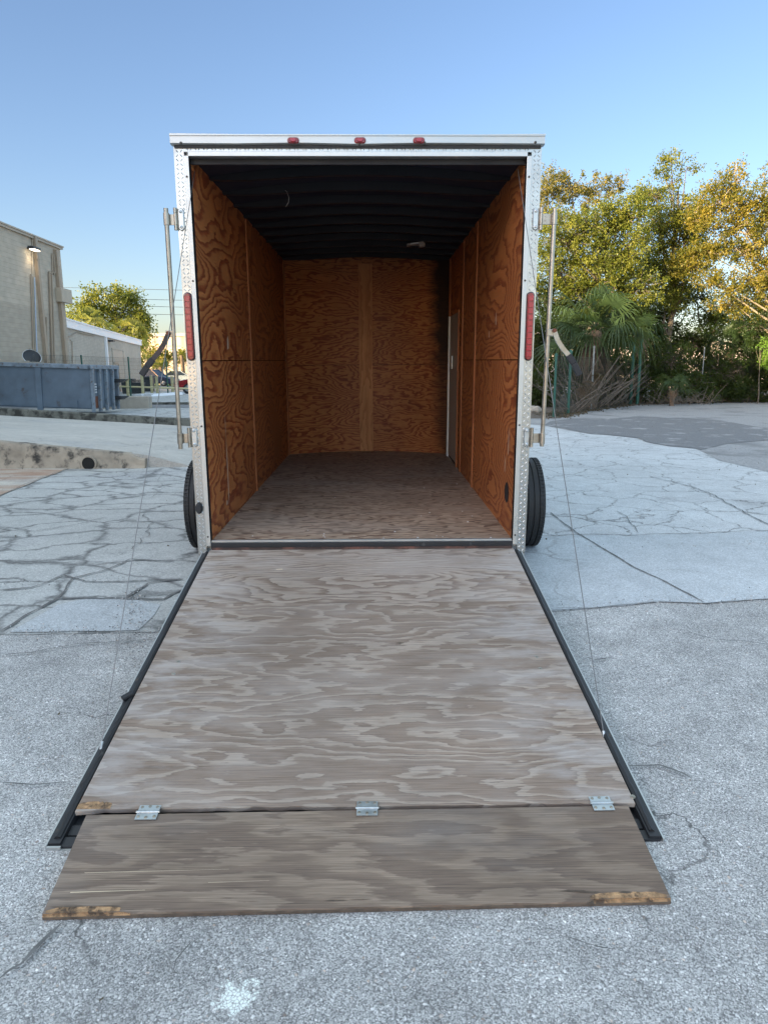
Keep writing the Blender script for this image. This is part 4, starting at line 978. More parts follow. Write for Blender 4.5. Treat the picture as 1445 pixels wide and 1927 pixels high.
# satellite dish
dp = AX(60, 674, XA+.9); ds = empty('satellite_dish', dp, label='small tilted satellite dish above the blue dumpster', cat='satellite dish')
b = MB(); ax = Vector((.55, -.62, .56)).normalized(); b.lathe([(.34, .10), (.33, .112), (.30, .09), (.2, .04), (0, .015)], (0, 0, 0), ax, 28); b.build('dish_face', M['blacksteel'], ds, smooth=True)
b = MB(); b.lathe([(.35, .115), (.365, .10), (.35, .075), (.2, .02), (0, -.01)], (0, 0, 0), ax, 28); b.build('dish_rim', M['fascia'], ds, smooth=True)
b = MB(); b.tube([(0, 0, 0), (-.4, 0, -.25), (-.9, 0, -.25)], .03, 8); b.tube([ax*.05+Vector((.0, 0, -.3)), ax*.45+Vector((.0, 0, -.12))], .015, 6); b.build('mount_arm', M['greypost'], ds)

# ---- building B
B0, B1 = AY(118, 660, 31.6), AY(265, 660, 57.6)
bd = Vector((B1.x-B0.x, B1.y-B0.y, 0)); BL_ = bd.length; bd.normalize(); bn = Vector((bd.y, -bd.x, 0))    # towards +x
Bt = empty('brick_building', (B0.x, B0.y, 0), rz=math.atan2(bd.y, bd.x)-math.pi/2, label='low pale brick building with a white fascia band and white downpipe', cat='building')
BI = (Matrix.Translation((B0.x, B0.y, 0)) @ Matrix.Rotation(math.atan2(bd.y, bd.x)-math.pi/2, 4, 'Z')).inverted()
def BP(px, py, off=0):
    d = ray(px, py); o_ = Vector((B0.x, B0.y, 0))+bn*off; t = (o_-CAM).dot(bn)/d.dot(bn); return BI @ (CAM+d*t)
HB = BP(190, 618.5).z
b = MB(); b.box(-18, 0, -1.5, BL_, -.1, HB-.3); b.build('wall', M['wallB'], Bt)
b = MB(); b.box(-18.1, .12, -1.6, BL_+.15, HB-.46, HB-.08); b.box(-18.1, .16, -1.6, BL_+.2, HB-.08, HB); b.build('fascia', M['fascia'], Bt)
q = BP(198, 645); b = MB(); b.box(.0, .14, q.y-.14, q.y+.14, .0, HB-.45); b.build('downpipe', M['fascia'], Bt)
q0, q1 = BP(211, 657), BP(231, 657); b = MB(); b.box(.0, .05, q0.y-.1, q0.y, 0, q0.z); b.box(.0, .05, q1.y-.0, q1.y+.15, 0, q0.z); b.box(0, .05, q0.y-.1, q1.y+.15, q0.z, q0.z+.09)
df = b.build('door', M['wallB'], Bt); b = MB(); b.box(.0, .02, q0.y, q1.y, 0, q0.z-.0); b.build('door_leaf', simple('painted_door', (.40, .35, .29), .6), df)
b = MB(); qa, qb = BP(214, 683), BP(222, 683); b.box(.02, .06, qb.y, qb.y+.12, 0, qa.z); b.box(.02, .06, qa.y, qb.y, qa.z-.06, qa.z+.05); b.build('door_frame', M['tanpipe'], df)
q = BP(205, 641); b = MB(); b.box(0, .35, q.y-.35, q.y+.35, q.z-.07, q.z+.03); b.build('wall_light', M['blacksteel'], Bt)
b = MB()
for pl in ([(133, 640), (136.5, 643), (137, 690)], [(121, 600), (121.5, 660), (120, 690)], [(124, 600), (124, 690)], [(122, 668), (130, 668), (131, 690)], [(126, 634), (134, 632), (146, 625), (160, 629), (178, 632)], [(203, 645), (204, 700)]):
    b.tube([BP(x, y, .05) for x, y in pl], .022, 6)
b.build('conduit', M['tanpipe'], Bt)
rl = MB(); qa, qb = BP(246, 716, .9), BP(266, 716, .9)
for i in range(15):
    yy = qa.y+(qb.y-qa.y)*i/14; rl.box(.9, .93, yy-.015, yy+.015, 0.3, qa.z)
rl.box(.89, .94, qa.y, qb.y, qa.z-.03, qa.z+.02); rl.build('step_railing', M['blacksteel'], Bt)

# ---- far corrugated building
Yc = 114; zc = AY(320, 627, Yc).z; C0 = AY(215, 660, Yc).x
Ct = empty('metal_building', (C0, Yc, 0), label='long tan corrugated metal building across the road in the distance', cat='building')
b = MB(); b.box(0, 70, 0, 25, 0, zc-.5); b.build('wall', M['corr'], Ct)
b = MB(); b.box(-.2, 70.2, -.25, 25, zc-.5, zc); b.build('roof_edge', simple('roof_edge_trim', (.30, .28, .26), .6), Ct)
zb = AY(320, 651, Yc).z; b = MB(); b.box(0, 70, -.06, 0, zb-.15, zb+.12); b.build('wall_girt', M['tanpipe'], Ct)
Et = empty('pale_building', (18, 52, 0), label='pale building glimpsed through gaps low in the trees on the right', cat='building')
b = MB(); b.box(-12, 60, 0, 12, 0, 3.4); b.build('wall', simple('pale_pink_render', (.62, .50, .43), .8), Et)
b = MB(); b.box(-12.3, 60.3, -.3, 12, 3.4, 3.6); b.build('roof_edge', M['coping'], Et)

# ---- dumpster
Dp = G(168, 783); Dt = empty('dumpster', (Dp.x, Dp.y+.25, .10), label='battered blue steel open-top dumpster behind the kerb, left', cat='dumpster')
Dt.rotation_euler = (0, R_(2.0), R_(-1.0)); DL = 6.6; DW = 2.2; DH = 1.38
b = MB(); 
b.box(-DL, -.02, 0, .03, .12, DH); b.box(-DL, -.02, DW-.03, DW, .12, DH); b.box(-.03, 0, 0, DW, .12, DH); b.box(-DL, -DL+.03, 0, DW, .12, DH); b.box(-DL, 0, 0, DW, .1, .14)
body = b.build('body', M['blue'], Dt)
b = MB(); b.box(-DL-.04, .06, -.07, .05, DH-.02, DH+.11); b.box(-DL-.04, .06, DW-.05, DW+.07, DH-.02, DH+.11); b.box(-.05, .08, -.07, DW+.07, DH-.02, DH+.10); b.build('top_rail', M['bluelight'], Dt, bevel=.015)
for x in (-1.62, -3.25, -4.9): b = MB(); b.box(x-.09, x+.09, -.06, .0, .0, DH-.02); b.build('side_rib', M['blue'], Dt, bevel=.01)
b = MB(); b.box(-DL, .0, -.02, .0, .14, .42); b.box(-.75, -.42, -.05, -.0, .14, .36); b.build('bottom_sill', M['blue'], Dt)
for y in (.0, .55, 1.1, 1.65, DW-.12):
    b = MB(); b.box(-.0, .09, y, y+.12, .0, DH-.02); b.build('end_rib', M['bluelight'], Dt, bevel=.01)
for z in (.34, .92):
    b = MB(); b.box(.05, .26, DW-.35, DW+.02, z, z+.12); b.prism([(.26, DW-.35, z), (.42, DW-.25, z+.12), (.26, DW-.35, z+.12)], (0, 0, 0), (0, .3, 0)); b.build('lift_hook', M['blacksteel'], Dt)
b = MB(); rr = random.Random(4)
for i in range(4):
    for j in range(4):
        y = .24+.062*j; z = .86-.085*i; b.box(.001, .004, y, y+rr.uniform(.03, .05), z, z+.045)
dc = b.build('number_decal', M['white'], Dt); b = MB(); b.box(-.02, .0005, .13, .54, .12, .50); b.build('rust_plate', M['rusty'], Dt)
bx = MB(); Rm = Matrix.Rotation(R_(3), 4, 'Z'); bx.box(-5.6, -1.95, .4, 1.5, 0, .06, Rm); bx.box(-5.2, -2.6, .6, 1.6, .06, .11)
cb_ = bx.build('wooden_board', M['block']); cb_.location = (Dp.x, Dp.y+.3, DH+.26); tag(cb_, 'flat tan boards lying on top of the blue dumpster', 'board')

# ---- concrete barrier block and far kerb
q = G(281, 769); qt = AY(281, 746, q.y).z; b = MB(); b.box(-2.6, 0, 0, .45, -.02, qt); o_ = b.build('concrete_block', M['block'], bevel=.03); o_.location = (q.x, q.y, 0)
tag(o_, 'long plain concrete block beside the end of the dumpster', 'block')
q = G(300, 762); b = MB(); b.box(-9, 10, 0, .18, -.02, .11); o_ = b.build('kerb', M['kerb'], bevel=.02); o_.location = (q.x, q.y, 0); tag(o_, kind='structure')
sheet('lot_asphalt', [(-15, G(300, 768).y), (3, G(300, 768).y), (3, G(300, 762).y), (-15, G(300, 762).y)], .012, M['patch'], .05, 3, .5)

# ---- welded mesh fence on the left
P0 = AY(80, 700, 26.6); P1 = AY(243, 700, 33.6); P0.z = P1.z = 0
fd = (P1-P0).normalized(); FL = 26
Ft = empty('mesh_fence', (P0.x, P0.y, 0), rz=math.atan2(fd.y, fd.x), label='thin welded wire mesh fence on green posts beyond the dumpster', cat='fence')
def line_hit(px):
    d = ray(px, 690); n = Vector((-fd.y, fd.x, 0)); t = (P0-Vector((CAM.x, CAM.y, 0))).dot(n)/Vector((d.x, d.y, 0)).dot(n); return (Vector((CAM.x+d.x*t, CAM.y+d.y*t, 0))-P0).length
sp = line_hit(243)-line_hit(155)
for kx in range(-1, 6):
    x = line_hit(155)+sp*kx
    if 0 <= x <= FL: b = MB(); b.box(x-.035, x+.035, -.03, .03, 0, 2.16); b.build('post', M['green'], Ft, bevel=.005)
b = MB()
for z in np.arange(.1, 2.12, .2): b.box(0, FL, -.004, .004, z-.003, z+.003)
for x in np.arange(0, FL, .1): b.box(x-.0016, x+.0016, -.004, .004, .05, 2.12)
b.build('wire_mesh', M['fencewire'], Ft)

# ---- yellow guard rails
Yt = empty('guard_rail', G(270, 745), label='faded yellow pipe guard rail with short posts beside the car park', cat='railing'); YI = Matrix.Translation(Yt.location).inverted()
posts = [(242, 745, 716), (270, 745, 706), (287, 741, 706.5), (297, 741, 708), (326, 742, 708)]
for px, py, ty in posts:
    q = G(px, py); z = AY(px, ty, q.y).z; b = MB(); l = YI @ q; b.tube([(l.x, l.y, 0), (l.x, l.y, z)], .085, 10); b.build('post', M['yellow'], Yt, smooth=True)
for (x0, y0, x1, y1) in ((214, 727, 270, 728.5), (270, 728.5, 360, 731.5), (212, 714, 243, 714.5)):
    b = MB(); Yq = G(270, 745).y; b.tube([YI @ AY(x0, y0, Yq), YI @ AY(x1, y1, Yq)], .05, 8); b.build('rail', M['yellow'], Yt, smooth=True)
# ---- wheel stops
ws = None
for i, (px, py, lb) in enumerate(((262, 746, 'nearest the concrete block'), (280, 746, 'second'), (296, 745, 'middle one'), (312, 744, 'fourth'), (325, 742, 'beside the left lock bar, last'))):
    q = G(px, py)
    if ws is None:
        b = MB(); b.prism([(-.30, -.1, 0), (.30, -.1, 0), (.22, -.1, .14), (-.22, -.1, .14)], (0, 0, 0), (0, 1.5, 0)); ws = b.build('wheel_stop', M['fascia']); o_ = ws
    else: o_ = ws.copy(); COL.objects.link(o_)
    o_.location = q; o_.rotation_euler = (0, 0, R_(-18))
    tag(o_, 'white concrete wheel stop, '+lb+' in the car park row', 'wheel stop', 'row of white wheel stops')
# ---- bins
def wbin(px, py, w_, h, label):
    q = G(px, py); r = empty('waste_bin', q, label=label, cat='bin')
    b = MB(); b.prism([(-w_/2*.85, 0, 0), (w_/2*.85, 0, 0), (w_/2, 0, h*.9), (-w_/2, 0, h*.9)], (0, 0, 0), (0, .7, 0)); b.build('body', M['bin'], r, bevel=.02)
    b = MB(); b.box(-w_/2-.03, w_/2+.03, -.05, .74, h*.9, h); b.build('lid', M['bin'], r, bevel=.03)
wbin(240, 741, .7, .95, 'black waste bin at the foot of the brick building wall'); wbin(256, 741, .85, .7, 'lower wide black bin by the brick building corner')
wbin(279, 737, .62, 1.05, 'dark waste bin standing between two yellow posts')
wbin(218, 727, .7, .9, 'dark bin with lid just past the dumpster end')
# ---- verge and road
sheet('grass_verge', gp((150, 727), (420, 727), (420, 719), (150, 719)), .02, simple('verge_grass', (.10, .16, .035), .9, var=.4, scale=3), .3, 4, 1.5)
sheet('road', gp((-400, 718), (900, 718), (900, 712), (-400, 712)), .02, simple('far_road', (.25, .24, .24), .9), 0, 4, 1.5)
sheet('footpath', gp((150, 737), (420, 737), (420, 729), (150, 729)), .015, simple('pale_path', (.62, .50, .42), .9, var=.1), 0, 4, 1.5)

# ---- cars
def car(name, loc, rz, col, label, L=4.7, W=1.85, H=1.5, suv=False, group=None):
    r = empty(name, loc, rz=rz, label=label, cat='car', group=group)
    pm = simple('car_paint', col, .25, .3, var=.03); pm.node_tree.nodes['Principled BSDF'].inputs['Coat Weight'].default_value = 1 if 'Principled BSDF' in pm.node_tree.nodes else 1
    # side profile, front at +x
    lo = [(-L/2, .35), (-L/2+.05, .75), (-L/2+.15, .95), (L*.12, .98), (L*.30, .93), (L/2-.25, .80), (L/2-.03, .62), (L/2, .38), (L/2-.1, .24), (-L/2+.1, .24)]
    # wheel arches cut from the outline
    wr = .34; fx, bxx = L*.31, -L*.30; prof = lo[:8]+[(L/2-.08, .25)]
    for cxx in (fx, bxx):
        for i in range(9):
            a = math.pi*i/8; prof.append((cxx+math.cos(a)*(wr+.05), .27+math.sin(a)*(wr+.07)))
    prof.append((-L/2+.08, .25))
    b = MB(); n = len(prof); ww = [(-W/2, .985), (-W/2+.0, 1), (W/2, 1)]
    lay = [(-W/2, .96), (-W/2+.08, 1), (W/2-.08, 1), (W/2, .96)]
    vs = [(x*s_, y, z if z < .5 else .5+(z-.5)*(s_ if s_ < 1 else 1)) for y, s_ in lay for x, z in prof]
    b.add(vs, [(k*n+i, k*n+(i+1) % n, (k+1)*n+(i+1) % n, (k+1)*n+i) for k in range(3) for i in range(n)]+[tuple(range(n)), tuple(3*n+i for i in range(n))])
    body = b.build('body', pm, r, smooth=True)
    cabx = [(-L*.40 if suv else -L*.34, .96), (-L*.34 if suv else -L*.22, H), (L*.03, H), (L*.20, .96)]
    b = MB(); y0, y1 = W/2-.10, W/2-.26
    vs = [(x, sg*(y0 if z < 1 else y1), z-(.01 if z < 1 else .03)) for sg in (-1, 1) for x, z in cabx]
    b.add(vs, [(0, 1, 2, 3), (7, 6, 5, 4), (0, 4, 5, 1), (2, 6, 7, 3)]); gm = simple('car_glass', (.02, .025, .03), .08, 0, var=.02); b.build('window', gm, r)
    b = MB(); b.box(cabx[1][0], cabx[2][0], -y1, y1, H-.04, H)
    for sg in (-1, 1):
        for (i, j) in ((0, 1), (3, 2)): b.bar((cabx[i][0], sg*y0, cabx[i][1]), (cabx[j][0], sg*y1, H-.02), .09, .06)
        b.bar((-L*.08, sg*y0, .96), (-L*.08, sg*y1, H-.02), .08, .05)
    b.build('roof', pm, r)
    for sx in (fx, bxx):
        for sg in (-1, 1):
            b = MB(); b.lathe([(.2, -.1), (wr-.02, -.11), (wr, -.08), (wr, .08), (wr-.02, .11), (.2, .1)], (sx, sg*(W/2-.12), wr), (0, sg, 0), 24); wo = b.build('wheel', M['tyre'], r, smooth=True)
            b = MB(); b.lathe([(.215, .09), (.19, .05), (.06, .07), (0, .07)], (sx, sg*(W/2-.12), wr), (0, sg, 0), 24)
            for i in range(5):
                a = 2*math.pi*i/5; b.bar((sx, sg*(W/2-.04), wr), (sx+math.cos(a)*.2, sg*(W/2-.04), wr+math.sin(a)*.2), .05, .02, (0, 1, 0))
            b.build('rim', M['steel'], wo)
    for sg in (-1, 1):
        b = MB(); b.box(L/2-.30, L/2-.05, sg*(W/2-.32)-.18, sg*(W/2-.32)+.18+.0, .60, .74); b.build('headlight', M['steel'], r, bevel=.03)
        b = MB(); b.box(-L/2-.01, -L/2+.2, sg*(W/2-.25)-.15, sg*(W/2-.25)+.15, .70, .88); b.build('tail_lamp', M['reddark'], r, bevel=.03)
    b = MB(); b.box(L/2-.16, L/2+.03, -W/2+.1, W/2-.1, .28, .46); b.build('bumper', M['blacksteel'], r, bevel=.04)
    return r
q = G(291, 727); car('parked_suv', (q.x-.3, q.y+1, 0), R_(-12), (.03, .04, .10), 'dark blue car parked beyond the yellow posts', H=1.62, suv=True)
q = G(350, 741); car('parked_car', (q.x+1.55, q.y+.9, 0), R_(186), (.38, .012, .018), 'red car with silver wheels, its nose showing left of the trailer')
q = G(340, 722); car('parked_car', (q.x, q.y, 0), R_(10), (.45, .50, .55), 'small silver car far off behind the red car')

# ---- power lines
for i, (ya, yb) in enumerate(((541, 546), (560, 565), (573, 578), (588, 592.5))):
    a = AY(120, ya, 84); c = AY(345, yb, 66); d = (c-a)/(c.x-a.x); b = MB(); pts = []
    for j in range(25):
        x = -75+85*j/24; q = a+d*(x-a.x); q.z -= 0; pts.append(q)
    b.tube(pts, .022, 5); tag(b.build('power_line', M['blacksteel'], smooth=True), 'thin overhead power line crossing the low sky behind the oak, '+['topmost of four', 'second from the top', 'third from the top', 'lowest of four'][i], 'power line', 'overhead power lines')

# ================================================================== plants
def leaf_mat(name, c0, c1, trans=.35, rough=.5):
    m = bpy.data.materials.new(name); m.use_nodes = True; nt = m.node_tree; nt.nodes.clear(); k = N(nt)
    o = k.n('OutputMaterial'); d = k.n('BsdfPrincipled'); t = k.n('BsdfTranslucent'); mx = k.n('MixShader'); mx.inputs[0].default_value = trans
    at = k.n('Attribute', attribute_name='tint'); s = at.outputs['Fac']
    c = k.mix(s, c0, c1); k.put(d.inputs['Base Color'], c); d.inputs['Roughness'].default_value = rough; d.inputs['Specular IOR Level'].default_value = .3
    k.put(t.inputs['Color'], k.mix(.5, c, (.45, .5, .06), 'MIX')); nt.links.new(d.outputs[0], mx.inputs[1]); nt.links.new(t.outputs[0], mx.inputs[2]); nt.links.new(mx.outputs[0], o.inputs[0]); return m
M['lf_bright'] = leaf_mat('oak_leaf', (.055, .080, .013), (.20, .20, .03))
M['lf_gold'] = leaf_mat('golden_leaf', (.075, .09, .016), (.27, .20, .03))
M['lf_olive'] = leaf_mat('olive_leaf', (.085, .09, .022), (.22, .175, .045))
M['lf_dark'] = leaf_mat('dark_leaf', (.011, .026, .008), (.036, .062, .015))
M['lf_fresh'] = leaf_mat('fresh_leaf', (.08, .16, .02), (.16, .28, .04))
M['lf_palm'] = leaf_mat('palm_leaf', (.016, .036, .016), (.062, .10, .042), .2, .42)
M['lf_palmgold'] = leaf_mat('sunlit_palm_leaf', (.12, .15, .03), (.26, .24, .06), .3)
M['lf_dead'] = leaf_mat('dead_palm_leaf', (.05, .038, .027), (.125, .095, .068), .1, .8)
M['bark'] = simple('grey_bark', (.12, .10, .078), .9, var=.3, scale=4, bump=.5, bscale=20)
M['palebark'] = simple('pale_bark', (.28, .225, .16), .9, var=.25, scale=4, bump=.4, bscale=20)
M['palmbark'] = simple('palm_bark', (.17, .12, .08), .9, var=.4, scale=8, bump=.8, bscale=15)
M['stick'] = simple('dead_stem', (.125, .105, .085), .85, var=.35, scale=6)

def leaves_mesh(name, C, size, tint, mat, parent, seed, up=.35):
    """C: Nx3 leaf centres; small pointed leaves in every direction"""
    r = np.random.RandomState(seed); n = len(C)
    d = r.normal(size=(n, 3)); d /= np.linalg.norm(d, axis=1)[:, None]
    s = r.normal(size=(n, 3)); s[:, 2] *= .6; s -= d*(s*d).sum(1)[:, None]; s /= np.linalg.norm(s, axis=1)[:, None]+1e-9
    nrm = np.cross(d, s)
    L = size*(.7+.6*r.rand(n))[:, None]; W = L*.32
    p = np.stack([C-d*L*.5, C+s*W-d*L*.05+nrm*L*.06, C+d*L*.5, C-s*W-d*L*.05+nrm*L*.06], 1).reshape(-1, 3).astype(np.float32)
    me = bpy.data.meshes.new(name); me.vertices.add(4*n); me.vertices.foreach_set('co', p.ravel()); me.loops.add(4*n); me.polygons.add(n)
    me.loops.foreach_set('vertex_index', np.arange(4*n, dtype=np.int32)); me.polygons.foreach_set('loop_start', np.arange(0, 4*n, 4, dtype=np.int32)); me.update(calc_edges=True)
    a = me.attributes.new('tint', 'FLOAT', 'POINT'); a.data.foreach_set('value', np.repeat(np.clip(tint, 0, 1), 4).astype(np.float32))
    me.materials.append(mat); o = bpy.data.objects.new(name, me); COL.objects.link(o); o.parent = parent; return o
def tree(name, base, blobs, mat, label, cat='tree', bark='bark', trunk_r=.12, size=.085, leafn=70, seed=1, group=None, lean=None, cl_r=.26, dens=1.0, limbs=True, mats=None):
    """blobs: (px, py, world Y, rx px, rz px[, density]) ; every blob becomes limbs, twigs and leaf clusters"""
    r = np.random.RandomState(seed); bx, by = base.x, base.y; bz = base.z; root = empty(name, (bx, by, bz), label=label, cat=cat, group=group)
    O = np.array([bx, by, bz]); cents = []; C = []; Tn = []; wood = MB()
    bl = []
    for q in blobs:
        px, py, Y, rx, rz_ = q[:5]; dn = q[5] if len(q) > 5 else 1.0; Z = Y-CAM.y; c = np.array(AY(px, py, Y)); sx = rx/FPX*Z; sz = rz_/FPX*Z; bl.append((c, sx, min(sx, sz)*1.1, sz, dn))
    top = max(bl, key=lambda q: q[0][2]); mz = np.mean([q[0] for q in bl], 0)
    tz = max(q[0][2] for q in bl); tk = []
    for i in range(7):
        t = i/6; tk.append(O+np.array([(mz[0]-O[0])*t**1.4, (mz[1]-O[1])*t, (tz-bz)*.88*t])+(r.normal(size=3)*np.array([.10, .10, 0])*(trunk_r/.15) if i else 0))
    if limbs: wood.tube([Vector(q-O) for q in tk], [trunk_r*(1-.78*i/6) for i in range(7)], 9)
    def on_trunk(z):
        t = min(.97, max(.18, (z-bz)/((tz-bz)*.88)))*6; i = min(5, int(t)); return tk[i]+(tk[i+1]-tk[i])*(t-i), 1-.78*t/6
    for (c, sx, sy, sz, dn) in bl:
        if limbs:
            fp_, fr_ = on_trunk(bz+(c[2]-bz)*r.uniform(.5, .8)); a = Vector(fp_-O); e = Vector(c-O); m_ = a.lerp(e, .5)+Vector(r.normal(size=3)*.12*max(sx, sz)); lr = trunk_r*fr_*.62
            wood.tube([a, m_+Vector((0, 0, -.1)), e], [lr, lr*.65, lr*.3], 6)
        nc = max(4, int(dens*dn*(sx*sz+sx*sy+sy*sz)*27/ (cl_r/.26)**2))
        for _ in range(nc):
            u = r.normal(size=3); u /= np.linalg.norm(u); rad = r.rand()**.42; q = c+u*rad*np.array([sx, sy, sz]); q[2] = max(q[2], .15+bz)
            if limbs and r.rand() < .8:
                s_ = c+(q-c)*r.uniform(.0, .25); md = (s_+q)/2+r.normal(size=3)*.06; wood.tube([Vector(s_-O), Vector(md-O), Vector(q-O)], [.016, .011, .005], 4, cap=False)
            nl = int(leafn*r.uniform(.5, 1.3)); cr = cl_r*r.uniform(.6, 1.25)
            # leaves strung on short twigs leaving the cluster
            nt_w = 5; dirs = r.normal(size=(nt_w, 3)); dirs /= np.linalg.norm(dirs, axis=1)[:, None]; dirs[:, 2] = dirs[:, 2]*.8+.15
            idx = r.randint(0, nt_w, nl); tt = r.rand(nl)**.7
            pos = q+dirs[idx]*(tt*cr*1.5)[:, None]+r.normal(size=(nl, 3))*cr*.27
            C.append(pos-O); Tn.append(np.clip(r.normal(.45, .22)+r.normal(0, .18, nl), 0, 1))
    C = np.concatenate(C); Tn = np.concatenate(Tn)
    C[:, 2] = np.maximum(C[:, 2], .03-bz)
    leaves_mesh('crown', C, size, Tn, mat, root, seed+5)
    if limbs: wood.build('trunk', M[bark], root, smooth=True)
    return root, len(C)
tot = 0
def T_(*a, **k):
    global tot
    r, n = tree(*a, **k); tot += n; return r
W_ = lambda x, y, z=0: Vector((x, y, z))
def base(px, Y): p = AY(px, 760, Y); return Vector((p.x, p.y, 0))
Yb = 22.5
T_('oak_tree', base(1045, 27.5), [(1030, 360, 27, 40, 38, .55), (1075, 352, 27, 38, 32, .5), (1115, 365, 27, 34, 32, .5), (1150, 350, 27, 16, 30, .45), (1168, 345, 27, 10, 18, .4), (1040, 410, 27, 50, 30, .6)],
   M['lf_olive'], 'sparse golden olive tree top showing just right of the trailer roof', trunk_r=.16, seed=11, cl_r=.22, leafn=55)
T_('oak_tree', base(1100, 24.5), [(1060, 450, 24, 62, 50), (1120, 425, 24, 58, 40), (1175, 410, 24, 42, 40), (1050, 510, 24, 50, 40, .8), (1120, 500, 24, 62, 46), (1180, 480, 24, 52, 50), (1205, 540, 24, 44, 38, .9), (1200, 385, 24, 22, 26, .7), (1110, 545, 24, 60, 30, .7)],
   M['lf_bright'], 'dense bright yellow-green oak right of the trailer, behind the fan palm', trunk_r=.2, seed=12)
T_('oak_tree', base(1250, 26), [(1262, 300, 26, 22, 16, .7), (1248, 325, 26, 18, 16, .5), (1290, 320, 26, 18, 8, .5), (1262, 345, 26, 20, 18, .5), (1235, 370, 26, 40, 26, .8), (1285, 385, 26, 30, 26, .6), (1240, 430, 26, 50, 42), (1290, 450, 26, 36, 40, .8), (1235, 500, 26, 50, 42), (1285, 520, 26, 38, 36, .8), (1300, 410, 26, 30, 40, .6), (1315, 480, 26.5, 34, 40, .6), (1255, 560, 26, 50, 34, .8)],
   M['lf_bright'], 'tallest olive green tree with a thin tufted top, centre of the right-hand trees', trunk_r=.17, seed=13)
T_('maple_tree', base(1490, 24), [(1383, 318, 24, 12, 14, .8), (1378, 345, 24, 22, 18, .8), (1340, 345, 24, 16, 14, .6), (1355, 385, 24, 44, 30, .8), (1400, 390, 24, 42, 34, .7), (1440, 385, 24, 30, 40, .6), (1325, 420, 24, 34, 22, .8), (1380, 430, 24, 50, 28, .7), (1330, 475, 24, 44, 22, .8), (1400, 475, 24, 50, 28, .7), (1440, 460, 24, 30, 40, .6), (1350, 535, 24, 46, 22, .7), (1410, 530, 24, 52, 30, .8), (1460, 520, 24, 40, 50, .8), (1478, 400, 24, 40, 50, .8), (1300, 500, 24.5, 40, 30, .8), (1385, 575, 24.5, 60, 24, .6), (1310, 400, 24.5, 26, 26, .7), (1440, 570, 24.5, 30, 30, .7)],
   M['lf_gold'], 'golden autumn tree with pale branches at the right edge', bark='palebark', trunk_r=.10, seed=14, cl_r=.26, leafn=85, size=.085)
T_('oak_tree', base(1500, 27), [(1436, 330, 27, 8, 26, .35), (1450, 300, 27, 8, 28, .3), (1470, 350, 27, 24, 50, .5), (1500, 420, 27, 50, 80, .8)], M['lf_gold'], 'thin reddish bare-twigged tree top at the far right edge', bark='palebark', trunk_r=.1, seed=15, cl_r=.2, leafn=28)
T_('oak_tree', base(1330, 28), [(1250, 590, 27, 48, 34, .8), (1310, 560, 27, 40, 22, .8), (1350, 600, 27, 50, 34, 1.0), (1400, 640, 27, 50, 34, 1.0), (1430, 590, 27, 50, 30, .75), (1300, 640, 27, 48, 38, .8), (1240, 650, 27, 46, 36, .9), (1470, 620, 27, 50, 50, .7), (1410, 560, 28, 40, 14, .5), (1210, 610, 27, 50, 30, .9), (1270, 540, 28, 40, 30, .6)],
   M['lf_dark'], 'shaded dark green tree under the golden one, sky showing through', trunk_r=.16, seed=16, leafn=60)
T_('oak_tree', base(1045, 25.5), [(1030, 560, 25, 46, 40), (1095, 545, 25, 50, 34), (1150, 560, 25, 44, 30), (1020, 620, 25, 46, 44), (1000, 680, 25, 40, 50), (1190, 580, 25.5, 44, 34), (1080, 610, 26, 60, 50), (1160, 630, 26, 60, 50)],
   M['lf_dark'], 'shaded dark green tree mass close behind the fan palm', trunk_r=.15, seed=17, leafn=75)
bush = [((1222, 728, 24.3, 26, 20), 'lf_dark', 'leafy green bush at the foot of the paired green posts', 31),
        ((1214, 690, 24.6, 26, 26), 'lf_dark', 'dark bush climbing just right of the paired green posts', 32),
        ((1260, 680, 24.5, 50, 36), 'lf_dark', 'dark shrub mass between the green posts and the grey fence post', 33),
        ((1300, 725, 24.5, 46, 26), 'lf_dark', 'low dark shrub left of the thin grey fence post', 34),
        ((1355, 700, 25.5, 46, 44), 'lf_dark', 'dark shrub just right of the thin grey fence post', 35),
        ((1405, 735, 25.5, 40, 20), 'lf_dark', 'low dark shrub at the fence foot near the right edge', 36),
        ((1430, 690, 26.5, 46, 40), 'lf_dark', 'tall dark shrub behind the bright leafy bush', 37),
        ((1448, 665, 23.5, 22, 26), 'lf_fresh', 'bright fresh green bush at the right edge by the fence', 38),
        ((1425, 615, 24.5, 40, 34), 'lf_dark', 'shaded leafy growth round the pale trunk at the right edge', 43),
        ((1010, 730, 22, 34, 40), 'lf_dark', 'dark shrub seen between the trailer and its right lock bar', 39),
        ((1085, 700, 24.5, 40, 56), 'lf_dark', 'dark shrub behind the leaning green post and dead fronds', 40),
        ((1145, 700, 25, 44, 56), 'lf_dark', 'dark shrub behind the dead palm fronds', 41),
        ((1500, 700, 25, 50, 56), 'lf_dark', 'dark shrub running on past the right edge', 42)]
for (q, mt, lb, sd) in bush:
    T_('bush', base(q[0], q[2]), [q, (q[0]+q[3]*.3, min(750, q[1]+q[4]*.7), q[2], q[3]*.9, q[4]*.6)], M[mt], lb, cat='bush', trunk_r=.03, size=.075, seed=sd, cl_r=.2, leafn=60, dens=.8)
T_('hedge', base(1280, 31), [(x, 700, 31, 34, 44, .8) for x in range(1000, 1560, 52)]+[(x+20, 650, 31.5, 34, 26, .45) for x in range(1000, 1560, 60)], M['lf_dark'], 'deep dark thicket behind the fence and shrubs on the right', cat='thicket', trunk_r=.05, size=.12, seed=51, cl_r=.3, leafn=55)
